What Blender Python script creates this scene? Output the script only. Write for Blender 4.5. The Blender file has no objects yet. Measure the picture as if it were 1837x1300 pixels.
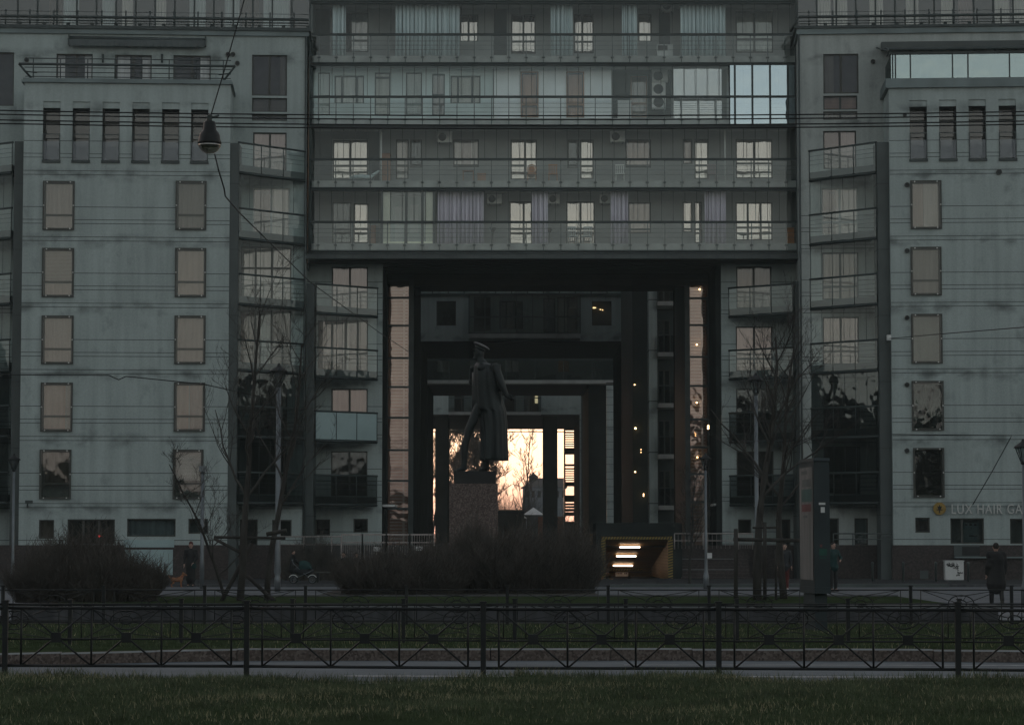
import bpy, math, random
from mathutils import Vector, Matrix
R = math.radians
rnd = random.Random(11)
S = bpy.context.scene
COL = S.collection
# ---------------------------------------------------------------- camera
F, CX, CY, HC = 4600.0, 918.5, 650.0, 1.75
TH = math.atan(322.0 / F)
cam_d = bpy.data.cameras.new('camera')
cam = bpy.data.objects.new('camera', cam_d); COL.objects.link(cam); S.camera = cam
cam.location = (0, 0, HC); cam.rotation_euler = (math.pi / 2 + TH, 0, 0)
cam_d.sensor_width = 36.0; cam_d.lens = 36.0 * F / 1837.0
cam_d.clip_start = 0.5; cam_d.clip_end = 6000
# ---------------------------------------------------------------- sky, sun, exposure
SUN_EL, SUN_ROT = R(1.0), R(-36)        # low sun behind the block, left of the axis
w = bpy.data.worlds.new("World"); S.world = w; w.use_nodes = True
nt = w.node_tree; bg = nt.nodes['Background']
sky = nt.nodes.new('ShaderNodeTexSky'); sky.sky_type = 'NISHITA'; sky.sun_disc = False
sky.sun_elevation = SUN_EL; sky.sun_rotation = SUN_ROT
hs = nt.nodes.new('ShaderNodeHueSaturation'); tint = nt.nodes.new('ShaderNodeMix'); tint.data_type = 'RGBA'; tint.blend_type = 'MULTIPLY'; tint.inputs[0].default_value = 1.0
# the sunset half of the sky (+Y) keeps its warmth, the half above the street is cool and nearly colourless
tcs = nt.nodes.new('ShaderNodeTexCoord'); sep = nt.nodes.new('ShaderNodeSeparateXYZ'); nt.links.new(tcs.outputs['Generated'], sep.inputs[0])
mr = nt.nodes.new('ShaderNodeMapRange'); mr.inputs[1].default_value = -0.1; mr.inputs[2].default_value = 0.6; nt.links.new(sep.outputs[1], mr.inputs[0])
mr2 = nt.nodes.new('ShaderNodeMapRange'); mr2.inputs[3].default_value = 0.24; mr2.inputs[4].default_value = 0.60; nt.links.new(mr.outputs[0], mr2.inputs[0]); nt.links.new(mr2.outputs[0], hs.inputs['Saturation'])
tc2 = nt.nodes.new('ShaderNodeMix'); tc2.data_type = 'RGBA'; tc2.inputs[6].default_value = (0.905, 0.965, 1.02, 1); tc2.inputs[7].default_value = (1.50, 1.35, 1.33, 1); nt.links.new(mr.outputs[0], tc2.inputs[0]); nt.links.new(tc2.outputs[2], tint.inputs[7])
nt.links.new(sky.outputs[0], hs.inputs['Color']); nt.links.new(hs.outputs[0], tint.inputs[6]); nt.links.new(tint.outputs[2], bg.inputs[0])
bg.inputs[1].default_value = 0.10
sd = bpy.data.lights.new('sun', 'SUN'); sd.energy = 0.06; sd.angle = R(0.5); sd.color = (1.0, 0.55, 0.25)
sun = bpy.data.objects.new('sun', sd); COL.objects.link(sun); sun.location = (40, 400, 60)
# light travels from the sun (azimuth SUN_ROT clockwise from +Y) towards the camera
sdir = Vector((math.sin(SUN_ROT) * math.cos(SUN_EL), math.cos(SUN_ROT) * math.cos(SUN_EL), math.sin(SUN_EL)))
sun.rotation_euler = sdir.to_track_quat('Z', 'Y').to_euler()
vs = S.view_settings
vs.view_transform = 'Standard'; vs.look = 'None'; vs.gamma = 1.0; vs.use_curve_mapping = False
vs.exposure = 2.65
S.cycles.max_bounces = 8; S.cycles.transparent_max_bounces = 24
S.cycles.sample_clamp_indirect = 4.0

# ---------------------------------------------------------------- pixel helpers (surveying the photograph)
CR, CU, CF = Vector((1, 0, 0)), Vector((0, -math.sin(TH), math.cos(TH))), Vector((0, math.cos(TH), math.sin(TH)))
CAMP = Vector((0, 0, HC))
def ray(px, py): return CR * ((px - CX) / F) + CU * ((CY - py) / F) + CF
def P(px, py, Y):
    d = ray(px, py); return CAMP + d * (Y / d.y)
def G(px, py, z=0.0):
    d = ray(px, py); return CAMP + d * ((z - HC) / d.z)
def ZY(py, Y): return P(CX, py, Y).z

class Fac:
    """a vertical plane: origin, direction u along it, outward normal n towards the street"""
    def __init__(s, px, Y, ang=0.0):
        p = P(px, 700, Y); s.o = Vector((p.x, Y, 0)); s.a = ang
        s.u = Vector((math.cos(ang), math.sin(ang), 0)); s.n = Vector((math.sin(ang), -math.cos(ang), 0))
    def pt(s, u, z, d=0.0): return s.o + s.u * u + s.n * d + Vector((0, 0, z))
    def uz(s, px, py, d=0.0):
        r = ray(px, py); o = s.o + s.n * d
        t = (o - CAMP).dot(s.n) / r.dot(s.n); p = CAMP + r * t
        return (p - s.o).dot(s.u), p.z
    def U(s, px, d=0.0, py=600): return s.uz(px, py, d)[0]
    def Z(s, py, d=0.0, px=None):
        return s.uz(CX if px is None else px, py, d)[1]
    def rect(s, x0, y0, x1, y1, d=0.0):
        cx, cy = (x0 + x1) / 2, (y0 + y1) / 2
        return s.uz(x0, cy, d)[0], s.uz(x1, cy, d)[0], s.uz(cx, y1, d)[1], s.uz(cx, y0, d)[1]
    def box(s, mb, u0, u1, z0, z1, d0, d1, mi=0):
        c = [s.pt(u, z, d) for z in (z0, z1) for (u, d) in ((u0, d1), (u1, d1), (u1, d0), (u0, d0))]
        mb.box8(c, mi)

class MB:
    def __init__(s): s.v, s.f, s.m, s.sm = [], [], [], []
    def face(s, pts, mi=0, smooth=False):
        b = len(s.v); s.v += [tuple(p) for p in pts]; s.f.append(tuple(range(b, b + len(pts)))); s.m.append(mi); s.sm.append(smooth)
    def box8(s, c, mi=0):      # bottom 0..3 (front-left, front-right, back-right, back-left), top 4..7
        b = len(s.v); s.v += [tuple(p) for p in c]
        for q in ((0, 1, 5, 4), (1, 2, 6, 5), (2, 3, 7, 6), (3, 0, 4, 7), (4, 5, 6, 7), (3, 2, 1, 0)):
            s.f.append(tuple(b + i for i in q)); s.m.append(mi); s.sm.append(False)
    def box(s, x0, x1, y0, y1, z0, z1, mi=0):
        s.box8([(x, y, z) for z in (z0, z1) for (x, y) in ((x0, y0), (x1, y0), (x1, y1), (x0, y1))], mi)
    def tube(s, pts, rs, n=6, mi=0, cap=True, smooth=True):
        pts = [Vector(p) for p in pts]
        if not hasattr(rs, '__len__'): rs = [rs] * len(pts)
        b = len(s.v); up = Vector((0.13, 0.21, 1)).normalized(); k = len(pts)
        for i, p in enumerate(pts):
            t = (pts[min(i + 1, k - 1)] - pts[max(i - 1, 0)])
            if t.length < 1e-9: t = Vector((0, 0, 1))
            t.normalize()
            a = t.cross(up)
            if a.length < 1e-3: a = t.cross(Vector((1, 0, 0)))
            a.normalize(); c = t.cross(a)
            for j in range(n):
                an = 2 * math.pi * j / n
                s.v.append(tuple(p + (a * math.cos(an) + c * math.sin(an)) * rs[i]))
        for i in range(k - 1):
            for j in range(n):
                j2 = (j + 1) % n
                s.f.append((b + i * n + j, b + i * n + j2, b + (i + 1) * n + j2, b + (i + 1) * n + j)); s.m.append(mi); s.sm.append(smooth)
        if cap:
            s.f.append(tuple(b + j for j in range(n))[::-1]); s.m.append(mi); s.sm.append(False)
            s.f.append(tuple(b + (k - 1) * n + j for j in range(n))); s.m.append(mi); s.sm.append(False)
    def loft(s, rings, mi=0, smooth=True, cap=True):
        b = len(s.v); n = len(rings[0])
        for r in rings: s.v += [tuple(p) for p in r]
        for i in range(len(rings) - 1):
            for j in range(n):
                j2 = (j + 1) % n
                s.f.append((b + i * n + j, b + i * n + j2, b + (i + 1) * n + j2, b + (i + 1) * n + j)); s.m.append(mi); s.sm.append(smooth)
        if cap:
            s.f.append(tuple(b + j for j in range(n))[::-1]); s.m.append(mi); s.sm.append(False)
            e = b + (len(rings) - 1) * n
            s.f.append(tuple(e + j for j in range(n))); s.m.append(mi); s.sm.append(False)
    def lathe(s, c, prof, n=16, mi=0, smooth=True):
        c = Vector(c)
        s.loft([[c + Vector((r * math.cos(2 * math.pi * j / n), r * math.sin(2 * math.pi * j / n), z)) for j in range(n)] for r, z in prof], mi, smooth)
    def ell(s, c, rx, ry, rz, n=12, k=8, mi=0, rot=None):
        c = Vector(c); rings = []
        for i in range(k + 1):
            t = -math.pi / 2 + math.pi * (0.02 + 0.96 * i / k)
            r = []
            for j in range(n):
                a = 2 * math.pi * j / n
                q = Vector((rx * math.cos(t) * math.cos(a), ry * math.cos(t) * math.sin(a), rz * math.sin(t)))
                if rot is not None: q = rot @ q
                r.append(c + q)
            rings.append(r)
        s.loft(rings, mi)
    def build(s, name, mats, parent=None, origin=None):
        me = bpy.data.meshes.new(name)
        o3 = Vector(origin) if origin is not None else Vector((0, 0, 0))
        me.from_pydata([(x - o3.x, y - o3.y, z - o3.z) for x, y, z in s.v], [], s.f)
        if not isinstance(mats, (list, tuple)): mats = [mats]
        for m in mats: me.materials.append(m)
        me.polygons.foreach_set('material_index', s.m); me.polygons.foreach_set('use_smooth', s.sm)
        me.update()
        o = bpy.data.objects.new(name, me); COL.objects.link(o); o.location = o3
        if parent is not None:
            o.parent = parent
            w_ = Vector((0, 0, 0)); q = parent
            while q is not None: w_ += Vector(q.location); q = q.parent
            # every ancestor carries only a translation at build time
            o.matrix_parent_inverse = Matrix.Translation(-WL(parent))
        return o
def WL(o):
    """world position of an unrotated object at build time"""
    if o.parent is None: return Vector(o.location)
    return WL(o.parent) + o.matrix_parent_inverse.to_translation() + Vector(o.location)
def thing(name, label, cat, loc, group=None):
    o = bpy.data.objects.new(name, None); COL.objects.link(o); o.location = loc; o.empty_display_size = 0.2
    o['label'] = label; o['category'] = cat
    if group: o['group'] = group
    return o
def tag(o, label, cat, group=None):
    o['label'] = label; o['category'] = cat
    if group: o['group'] = group
    return o
def struct(name, mb, mats, kind='structure'):
    o = mb.build(name, mats); o['kind'] = kind; return o
def copy_tree(o, loc=None, parent=None):
    c = o.copy(); COL.objects.link(c)
    if parent is not None:
        c.parent = parent; c.matrix_parent_inverse = o.matrix_parent_inverse.copy()
    if loc is not None: c.location = loc
    for ch in list(o.children): copy_tree(ch, None, c)
    return c

# ---------------------------------------------------------------- materials
def _new(name):
    m = bpy.data.materials.new(name); m.use_nodes = True
    return m, m.node_tree, m.node_tree.nodes['Principled BSDF']
def mat(name, col, rough=0.7, metal=0.0, var=0.25, scale=3.0, spec=0.3, bump=0.0, sx=(1, 1, 1), detail=4, col2=None):
    """principled with two octaves of colour variation in object space"""
    m, t, b = _new(name)
    b.inputs['Roughness'].default_value = rough; b.inputs['Metallic'].default_value = metal
    b.inputs['Specular IOR Level'].default_value = spec
    tc = t.nodes.new('ShaderNodeTexCoord'); mp = t.nodes.new('ShaderNodeMapping'); mp.inputs['Scale'].default_value = sx
    t.links.new(tc.outputs['Object'], mp.inputs[0])
    n = t.nodes.new('ShaderNodeTexNoise'); n.inputs['Scale'].default_value = scale; n.inputs['Detail'].default_value = detail
    t.links.new(mp.outputs[0], n.inputs['Vector'])
    r = t.nodes.new('ShaderNodeValToRGB')
    c1 = [c * (1 - var) for c in col]; c2 = [min(1, c * (1 + var)) for c in (col2 or col)]
    r.color_ramp.elements[0].position = 0.3; r.color_ramp.elements[0].color = (*c1, 1)
    r.color_ramp.elements[1].position = 0.7; r.color_ramp.elements[1].color = (*c2, 1)
    t.links.new(n.outputs[0], r.inputs[0]); t.links.new(r.outputs[0], b.inputs['Base Color'])
    if bump:
        bp = t.nodes.new('ShaderNodeBump'); bp.inputs['Strength'].default_value = bump; bp.inputs['Distance'].default_value = 0.02
        t.links.new(n.outputs[0], bp.inputs['Height']); t.links.new(bp.outputs[0], b.inputs['Normal'])
    return m
def stucco(name, col):
    """painted render: broad tone drift, rain streaks running down, scattered dark grime"""
    m, t, b = _new(name)
    b.inputs['Roughness'].default_value = 0.85; b.inputs['Specular IOR Level'].default_value = 0.2
    tc = t.nodes.new('ShaderNodeTexCoord')
    def noise(sc, scale, det=5):
        mp = t.nodes.new('ShaderNodeMapping'); mp.inputs['Scale'].default_value = sc
        t.links.new(tc.outputs['Object'], mp.inputs[0])
        n = t.nodes.new('ShaderNodeTexNoise'); n.inputs['Scale'].default_value = scale; n.inputs['Detail'].default_value = det
        t.links.new(mp.outputs[0], n.inputs['Vector']); return n.outputs[0]
    def ramp(s, p0, v0, p1, v1):
        r = t.nodes.new('ShaderNodeMapRange'); r.inputs[1].default_value = p0; r.inputs[2].default_value = p1
        r.inputs[3].default_value = v0; r.inputs[4].default_value = v1; t.links.new(s, r.inputs[0]); return r.outputs[0]
    def mul(a, c):
        k = t.nodes.new('ShaderNodeMath'); k.operation = 'MULTIPLY'; t.links.new(a, k.inputs[0]); t.links.new(c, k.inputs[1]); return k.outputs[0]
    broad = ramp(noise((1, 1, 1), 0.35), 0.3, 0.92, 0.7, 1.06)
    streak = ramp(noise((3.2, 3.2, 0.22), 1.0, 6), 0.32, 0.86, 0.62, 1.04)
    grime = ramp(noise((1.3, 1.3, 0.9), 1.1, 8), 0.60, 1.0, 0.78, 0.68)
    fine = ramp(noise((1, 1, 1), 14, 3), 0.3, 0.93, 0.7, 1.07)
    # soot gathers in ragged patches along the paired floor joints
    sp = t.nodes.new('ShaderNodeSeparateXYZ'); t.links.new(tc.outputs['Object'], sp.inputs[0])
    def mth(op, a, b_):
        k = t.nodes.new('ShaderNodeMath'); k.operation = op; t.links.new(a, k.inputs[0]); k.inputs[1].default_value = b_; return k.outputs[0]
    ph = mth('PINGPONG', mth('SUBTRACT', sp.outputs[2], 0.30), 1.4925)
    near = ramp(ph, 0.0, 1.0, 0.42, 0.0); patch = ramp(noise((1.0, 1.0, 1.6), 0.9, 8), 0.46, 0.0, 0.66, 0.62)
    soot = mth('SUBTRACT', mul(near, patch), 1.0); soot = mth('MULTIPLY', soot, -1.0)
    f = mul(mul(mul(broad, streak), mul(grime, fine)), soot)
    mx = t.nodes.new('ShaderNodeVectorMath'); mx.operation = 'SCALE'; mx.inputs[0].default_value = col
    t.links.new(f, mx.inputs['Scale']); t.links.new(mx.outputs[0], b.inputs['Base Color'])
    bp = t.nodes.new('ShaderNodeBump'); bp.inputs['Strength'].default_value = 0.25; bp.inputs['Distance'].default_value = 0.01
    t.links.new(fine, bp.inputs['Height']); t.links.new(bp.outputs[0], b.inputs['Normal'])
    return m
def glass(name, tint, refl, rough=0.01, rcol=(1, 1, 1), wav=0.0):
    """thin sheet: passes most light, mirrors the rest; wav warps the reflection a little as old panes do"""
    m = bpy.data.materials.new(name); m.use_nodes = True; t = m.node_tree
    t.nodes.clear(); out = t.nodes.new('ShaderNodeOutputMaterial')
    tr = t.nodes.new('ShaderNodeBsdfTransparent'); tr.inputs[0].default_value = (*tint, 1)
    gl = t.nodes.new('ShaderNodeBsdfGlossy'); gl.inputs[0].default_value = (*rcol, 1); gl.inputs['Roughness'].default_value = rough
    mx = t.nodes.new('ShaderNodeMixShader'); mx.inputs[0].default_value = refl
    t.links.new(tr.outputs[0], mx.inputs[1]); t.links.new(gl.outputs[0], mx.inputs[2]); t.links.new(mx.outputs[0], out.inputs[0])
    if wav:
        tc = t.nodes.new('ShaderNodeTexCoord'); n = t.nodes.new('ShaderNodeTexNoise'); n.inputs['Scale'].default_value = 0.9; n.inputs['Detail'].default_value = 2
        t.links.new(tc.outputs['Object'], n.inputs['Vector'])
        bp = t.nodes.new('ShaderNodeBump'); bp.inputs['Strength'].default_value = wav; bp.inputs['Distance'].default_value = 0.05
        t.links.new(n.outputs[0], bp.inputs['Height']); t.links.new(bp.outputs[0], gl.inputs['Normal'])
    return m
def emit(name, col, strength):
    m = bpy.data.materials.new(name); m.use_nodes = True; b = m.node_tree.nodes['Principled BSDF']
    b.inputs['Base Color'].default_value = (*col, 1); b.inputs['Emission Color'].default_value = (*col, 1); b.inputs['Emission Strength'].default_value = strength
    return m
def granite(name, c1, c2, c3, scale=40):
    m, t, b = _new(name); b.inputs['Roughness'].default_value = 0.55; b.inputs['Specular IOR Level'].default_value = 0.3
    tc = t.nodes.new('ShaderNodeTexCoord'); v = t.nodes.new('ShaderNodeTexVoronoi'); v.inputs['Scale'].default_value = scale
    t.links.new(tc.outputs['Object'], v.inputs['Vector'])
    r = t.nodes.new('ShaderNodeValToRGB'); e = r.color_ramp.elements
    e[0].position = 0.15; e[0].color = (*c1, 1); e[1].position = 0.85; e[1].color = (*c3, 1)
    k = e.new(0.5); k.color = (*c2, 1)
    t.links.new(v.outputs['Color'], r.inputs[0]); t.links.new(r.outputs[0], b.inputs['Base Color'])
    return m
M = {}
M['stucco'] = stucco('stucco', (0.365, 0.415, 0.40))
M['stucco_warm'] = stucco('stucco_warm', (0.395, 0.425, 0.405))
M['joint'] = mat('wall_joint', (0.05, 0.055, 0.053), 0.9)
M['reveal'] = mat('window_reveal', (0.055, 0.062, 0.06), 0.6)
M['metal'] = mat('dark_green_metal', (0.035, 0.047, 0.046), 0.45, 0.0, 0.2, 2.0, 0.4)
M['metal2'] = mat('grey_metal_cladding', (0.06, 0.072, 0.07), 0.5, 0.0, 0.25, 0.7, 0.4)
M['cap'] = mat('zinc_coping', (0.16, 0.195, 0.195), 0.5, 0.2, 0.2, 0.8)
M['frame'] = mat('window_frame', (0.06, 0.06, 0.052), 0.5, 0, 0.15)
M['frame_w'] = mat('white_frame', (0.55, 0.55, 0.52), 0.5, 0, 0.1)
M['slab'] = mat('balcony_concrete', (0.30, 0.30, 0.285), 0.8, 0, 0.25, 1.2)
M['panel'] = mat('back_wall_panel', (0.31, 0.315, 0.305), 0.7, 0, 0.12, 0.6)
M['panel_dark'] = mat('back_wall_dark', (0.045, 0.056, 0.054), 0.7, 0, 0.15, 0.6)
M['panel_white'] = mat('back_wall_white', (0.86, 0.89, 0.88), 0.6, 0, 0.08, 0.8)
M['panel_teal'] = mat('back_wall_pale_teal', (0.64, 0.73, 0.71), 0.6, 0, 0.15, 0.5)
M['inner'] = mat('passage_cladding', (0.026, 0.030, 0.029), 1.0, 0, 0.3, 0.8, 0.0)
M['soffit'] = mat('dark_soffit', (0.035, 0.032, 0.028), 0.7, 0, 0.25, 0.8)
M['plinth'] = granite('plinth_granite', (0.028, 0.022, 0.021), (0.04, 0.03, 0.028), (0.06, 0.045, 0.042), 14)
M['pedestal'] = granite('red_granite', (0.06, 0.042, 0.037), (0.105, 0.076, 0.066), (0.17, 0.13, 0.115), 30)
M['g_balc'] = glass('balcony_glass', (0.90, 0.95, 0.94), 0.055, 0.01, (0.95, 1, 1), 0.15)
M['g_up'] = glass('sliding_glass', (0.95, 0.98, 0.97), 0.03, 0.01, (0.95, 1, 1), 0.1)
M['g_pane'] = glass('window_pane', (0.62, 0.63, 0.62), 0.13, 0.01, (1, 0.90, 0.87), 0.18)
M['g_pane2'] = glass('window_pane_dim', (0.62, 0.64, 0.62), 0.075, 0.01, (1, 0.97, 0.95), 0.25)
M['g_pane3'] = glass('window_pane_bright', (0.66, 0.66, 0.64), 0.37, 0.01, (1, 0.89, 0.83), 0.25)
M['g_top'] = glass('window_pane_shaded', (0.78, 0.80, 0.81), 0.035, 0.01, (0.9, 0.95, 1.05), 0.2)
M['g_teal'] = glass('teal_sliding_glass', (0.95, 0.99, 0.99), 0.06, 0.01, (0.90, 1.0, 1.0), 0.3)
M['g_soft'] = glass('window_pane_soft', (0.66, 0.68, 0.66), 0.09, 0.01, (1, 1, 1), 0.18)
M['g_sky'] = glass('mirror_pane', (0.3, 0.32, 0.33), 0.5, 0.01, (0.78, 0.93, 1.0), 0.3)
M['g_frost'] = mat('frosted_glass', (0.30, 0.40, 0.40), 0.25, 0, 0.12, 0.7, 0.6)
M['g_lift'] = glass('stair_glass', (0.90, 0.82, 0.78), 0.17, 0.02, (1.0, 0.82, 0.74), 0.22)
M['g_dark'] = glass('dark_glass', (0.30, 0.33, 0.33), 0.07, 0.02, (0.9, 1, 1), 0.2)
M['room'] = mat('room_dark', (0.05, 0.048, 0.045), 0.9)
M['curt'] = mat('curtain_grey', (0.35, 0.285, 0.28), 0.9, 0, 0.12, 2, 0.1, 0, (4, 4, 0.2))
M['curt_warm'] = mat('curtain_beige', (0.48, 0.355, 0.30), 0.9, 0, 0.12, 2, 0.1, 0, (4, 4, 0.2))
M['curt_white'] = mat('curtain_white', (0.74, 0.72, 0.68), 0.9, 0, 0.10, 2, 0.1, 0, (4, 4, 0.2))
M['curt_brown'] = mat('blind_brown', (0.13, 0.115, 0.095), 0.9, 0, 0.12, 2, 0.1)
M['curt_lilac'] = mat('curtain_lilac', (0.70, 0.64, 0.72), 0.9, 0, 0.15, 2, 0.1, 0, (5, 5, 0.15))
M['curt_teal'] = mat('curtain_blue_grey', (0.62, 0.70, 0.71), 0.9, 0, 0.15, 2, 0.1, 0, (5, 5, 0.15))
M['cream'] = mat('cream_panel', (0.90, 0.88, 0.70), 0.7, 0, 0.06)
M['door_brown'] = mat('door_brown', (0.60, 0.34, 0.23), 0.5, 0, 0.15, 3, 0.4, 0, (1, 1, 0.2))
M['wood'] = mat('brown_door', (0.32, 0.18, 0.12), 0.5, 0, 0.2, 3, 0.4, 0, (1, 1, 0.2))
M['orange'] = mat('orange_wood', (0.45, 0.20, 0.09), 0.6, 0, 0.2)
M['white'] = mat('white_plastic', (0.62, 0.62, 0.60), 0.5, 0, 0.06)
M['ac'] = mat('air_conditioner_shell', (0.75, 0.74, 0.70), 0.5, 0, 0.08)
M['pinkish'] = mat('mirrored_pink', (0.55, 0.40, 0.34), .7, 0, .45, .5)  # pink reflection of the stair glass, put into a surface colour
M['black'] = mat('black_grille', (0.02, 0.02, 0.02), 0.6)
M['steel'] = mat('grey_steel', (0.15, 0.165, 0.175), 0.4, 0.5, 0.15, 2)
M['iron'] = mat('black_iron', (0.010, 0.0115, 0.0115), 0.55, 0.0, 0.3, 8)
M['bulb'] = emit('warm_bulb', (1.0, 0.62, 0.28), 1.5)
M['tube'] = emit('tube_light', (1.0, 0.70, 0.48), 1.7)
M['red_led'] = emit('red_light', (1.0, 0.05, 0.04), .12)
# ================================================================ facade builders
def wall(mb, fac, u0, u1, z0, z1, holes=(), d=0.0, thick=0.3, grooves=(), back=2, jm=1, rm=3, gh=0.028):
    """one wall sheet with real openings: holes = (u0,u1,z0,z1,depth). slots: 0 wall, jm joint, rm reveal, back room"""
    us = sorted({u0, u1, *[x for h in holes for x in h[:2] if u0 < x < u1]})
    zs = {z0, z1, *[x for h in holes for x in h[2:4] if z0 < x < z1]}
    gb = [(g - gh / 2, g + gh / 2) for g in grooves if z0 + .05 < g < z1 - .05]
    for a, b in gb: zs |= {a, b}
    zs = sorted(zs)
    for i in range(len(us) - 1):
        uc = (us[i] + us[i + 1]) / 2
        for j in range(len(zs) - 1):
            zc = (zs[j] + zs[j + 1]) / 2
            if any(h[0] < uc < h[1] and h[2] < zc < h[3] for h in holes): continue
            g = any(a < zc < b for a, b in gb)
            mb.face([fac.pt(us[i], zs[j], d), fac.pt(us[i + 1], zs[j], d), fac.pt(us[i + 1], zs[j + 1], d), fac.pt(us[i], zs[j + 1], d)], jm if g else 0)
    for h in holes:
        a, b, c, e, hd = h[:5]; r = h[5] if len(h) > 5 else rm
        p = lambda u, z, dd: fac.pt(u, z, d - dd)
        mb.face([p(a, c, 0), p(a, e, 0), p(a, e, hd), p(a, c, hd)], r)
        mb.face([p(b, e, 0), p(b, c, 0), p(b, c, hd), p(b, e, hd)], r)
        mb.face([p(a, e, 0), p(b, e, 0), p(b, e, hd), p(a, e, hd)], r)
        mb.face([p(b, c, 0), p(a, c, 0), p(a, c, hd), p(b, c, hd)], r)
        if back is not None: mb.face([p(a, c, hd), p(b, c, hd), p(b, e, hd), p(a, e, hd)], h[6] if len(h) > 6 else back)
    q = lambda u, z, dd: fac.pt(u, z, d - dd)
    mb.face([q(u0, z0, 0), q(u0, z1, 0), q(u0, z1, thick), q(u0, z0, thick)], 0)
    mb.face([q(u1, z1, 0), q(u1, z0, 0), q(u1, z0, thick), q(u1, z1, thick)], 0)
    mb.face([q(u0, z1, 0), q(u1, z1, 0), q(u1, z1, thick), q(u0, z1, thick)], 0)
    mb.face([q(u1, z0, 0), q(u0, z0, 0), q(u0, z0, thick), q(u1, z0, thick)], 0)

def pleats(mb, fac, u0, u1, z0, z1, d, amp=0.05, pitch=0.16, rr=rnd, mi=0):
    """hanging cloth with uneven folds, 2 cm thick at its hems"""
    n = max(6, int((u1 - u0) / pitch * 4)); ph = rr.uniform(0, 6); pts = []
    us = [u0 + (u1 - u0) * i / n for i in range(n + 1)]; j = 0.0
    for i, u in enumerate(us):
        j += rr.uniform(0.7, 1.35)
        pts.append((u, d + amp * math.sin(ph + j * math.pi / 2) + rr.uniform(-.3, .3) * amp))
    for i in range(n):
        (a, da), (b, db) = pts[i], pts[i + 1]
        mb.face([fac.pt(a, z0, da * 1.0), fac.pt(b, z0, db), fac.pt(b, z1, d + (db - d) * .7), fac.pt(a, z1, d + (da - d) * .7)], mi, True)

def win_parts(root, fac, s, d):
    """frame > pane, curtain. s['r'] is the opening (u0,u1,z0,z1)"""
    u0, u1, z0, z1 = s['q']; fw = s.get('fw', 0.06); fd = d - s.get('in', 0.10)
    mb = MB()
    def bx(a, b, c, e, t=0.05, mi=0): fac.box(mb, a, b, c, e, fd - t, fd, mi)
    bx(u0, u0 + fw, z0, z1); bx(u1 - fw, u1, z0, z1); bx(u0 + fw, u1 - fw, z1 - fw, z1); bx(u0 + fw, u1 - fw, z0, z0 + fw)
    us = [u0 + fw]
    for c in s.get('c', (0.5,)):
        m_ = u0 + (u1 - u0) * c; k = s.get('mw', 0.05)
        bx(m_ - k, m_ + k, z0 + fw, z1 - fw, 0.048); us += [m_ - k, m_ + k]
    us.append(u1 - fw)
    for q in range(0, len(us), 2):
        a, b = us[q], us[q + 1]
        for bf in s.get('b', ()):
            if isinstance(bf, tuple):
                if q // 2 not in bf[1]: continue
                bf = bf[0]
            zb = z1 - (z1 - z0) * bf
            bx(a, b, zb - 0.05, zb + 0.05, 0.046)
    fr = mb.build(s.get('n', 'window'), M[s.get('f', 'frame')], root)
    if s.get('l'): fr['label'] = s['l']
    mb = MB(); pd = fd - 0.022
    mb.face([fac.pt(u0 + .01, z0 + .01, pd), fac.pt(u1 - .01, z0 + .01, pd), fac.pt(u1 - .01, z1 - .01, pd), fac.pt(u0 + .01, z1 - .01, pd)])
    g_ = s.get('g', 'g_pane')
    if g_ == 'g_pane': g_ = rnd.choice(('g_pane', 'g_pane', 'g_pane2', 'g_pane'))
    if g_ == 'g_mid': g_ = rnd.choice(('g_pane', 'g_pane3', 'g_pane3', 'g_pane3'))
    mb.build('pane', M[g_], fr)
    for cu in s.get('k', (('curt', 0, 1, 0, 1),)):
        mb = MB(); a = u0 + .02 + (u1 - u0 - .04) * cu[1]; b = u0 + .02 + (u1 - u0 - .04) * cu[2]
        c = z1 - (z1 - z0) * cu[4] + .01; e = z1 - (z1 - z0) * cu[3] - .01
        if 'blind' in cu[0]:
            n = max(1, int((e - c) / 0.06))
            for i in range(n):
                zz = c + (e - c) * i / n; fac.box(mb, a, b, zz, zz + (e - c) / n * .8, fd - .16, fd - .15)
            mb.build('blind', M[cu[0].replace('blind_', '')], fr)
        else:
            pleats(mb, fac, a, b, c, e, fd - 0.17, 0.012, 0.27); mb.build('curtain', M[cu[0]], fr)
    return fr

def facade(root, name, fac, u0, u1, z0, z1, wins, d=0.0, grooves=(), mats=None, extra=(), thick=0.3):
    holes = []
    for s in wins:
        if 'q' not in s: s['q'] = fac.rect(*s['r'], d)
        holes.append((*s['q'], s.get('h', 0.55)))
    mb = MB(); wall(mb, fac, u0, u1, z0, z1, holes + list(extra), d, thick, grooves)
    mats = mats or ('stucco', 'joint', 'room', 'reveal')
    o = mb.build(name, [M[m] for m in mats], root)
    for s in wins:
        if not s.get('hole'): win_parts(root, fac, s, d)
    return o

RAIL = [4.88 + 2.985 * k for k in range(9)]
# joints on the rendered walls: a single line at window mid height, pairs above and under each slab
def joints(zbase):
    g = []
    for k in range(-1, 9):
        zb = zbase + 2.985 * k
        for off in (0, -0.575, -0.75, -1.35, -1.53): g.append(zb + off)
    return g

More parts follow.
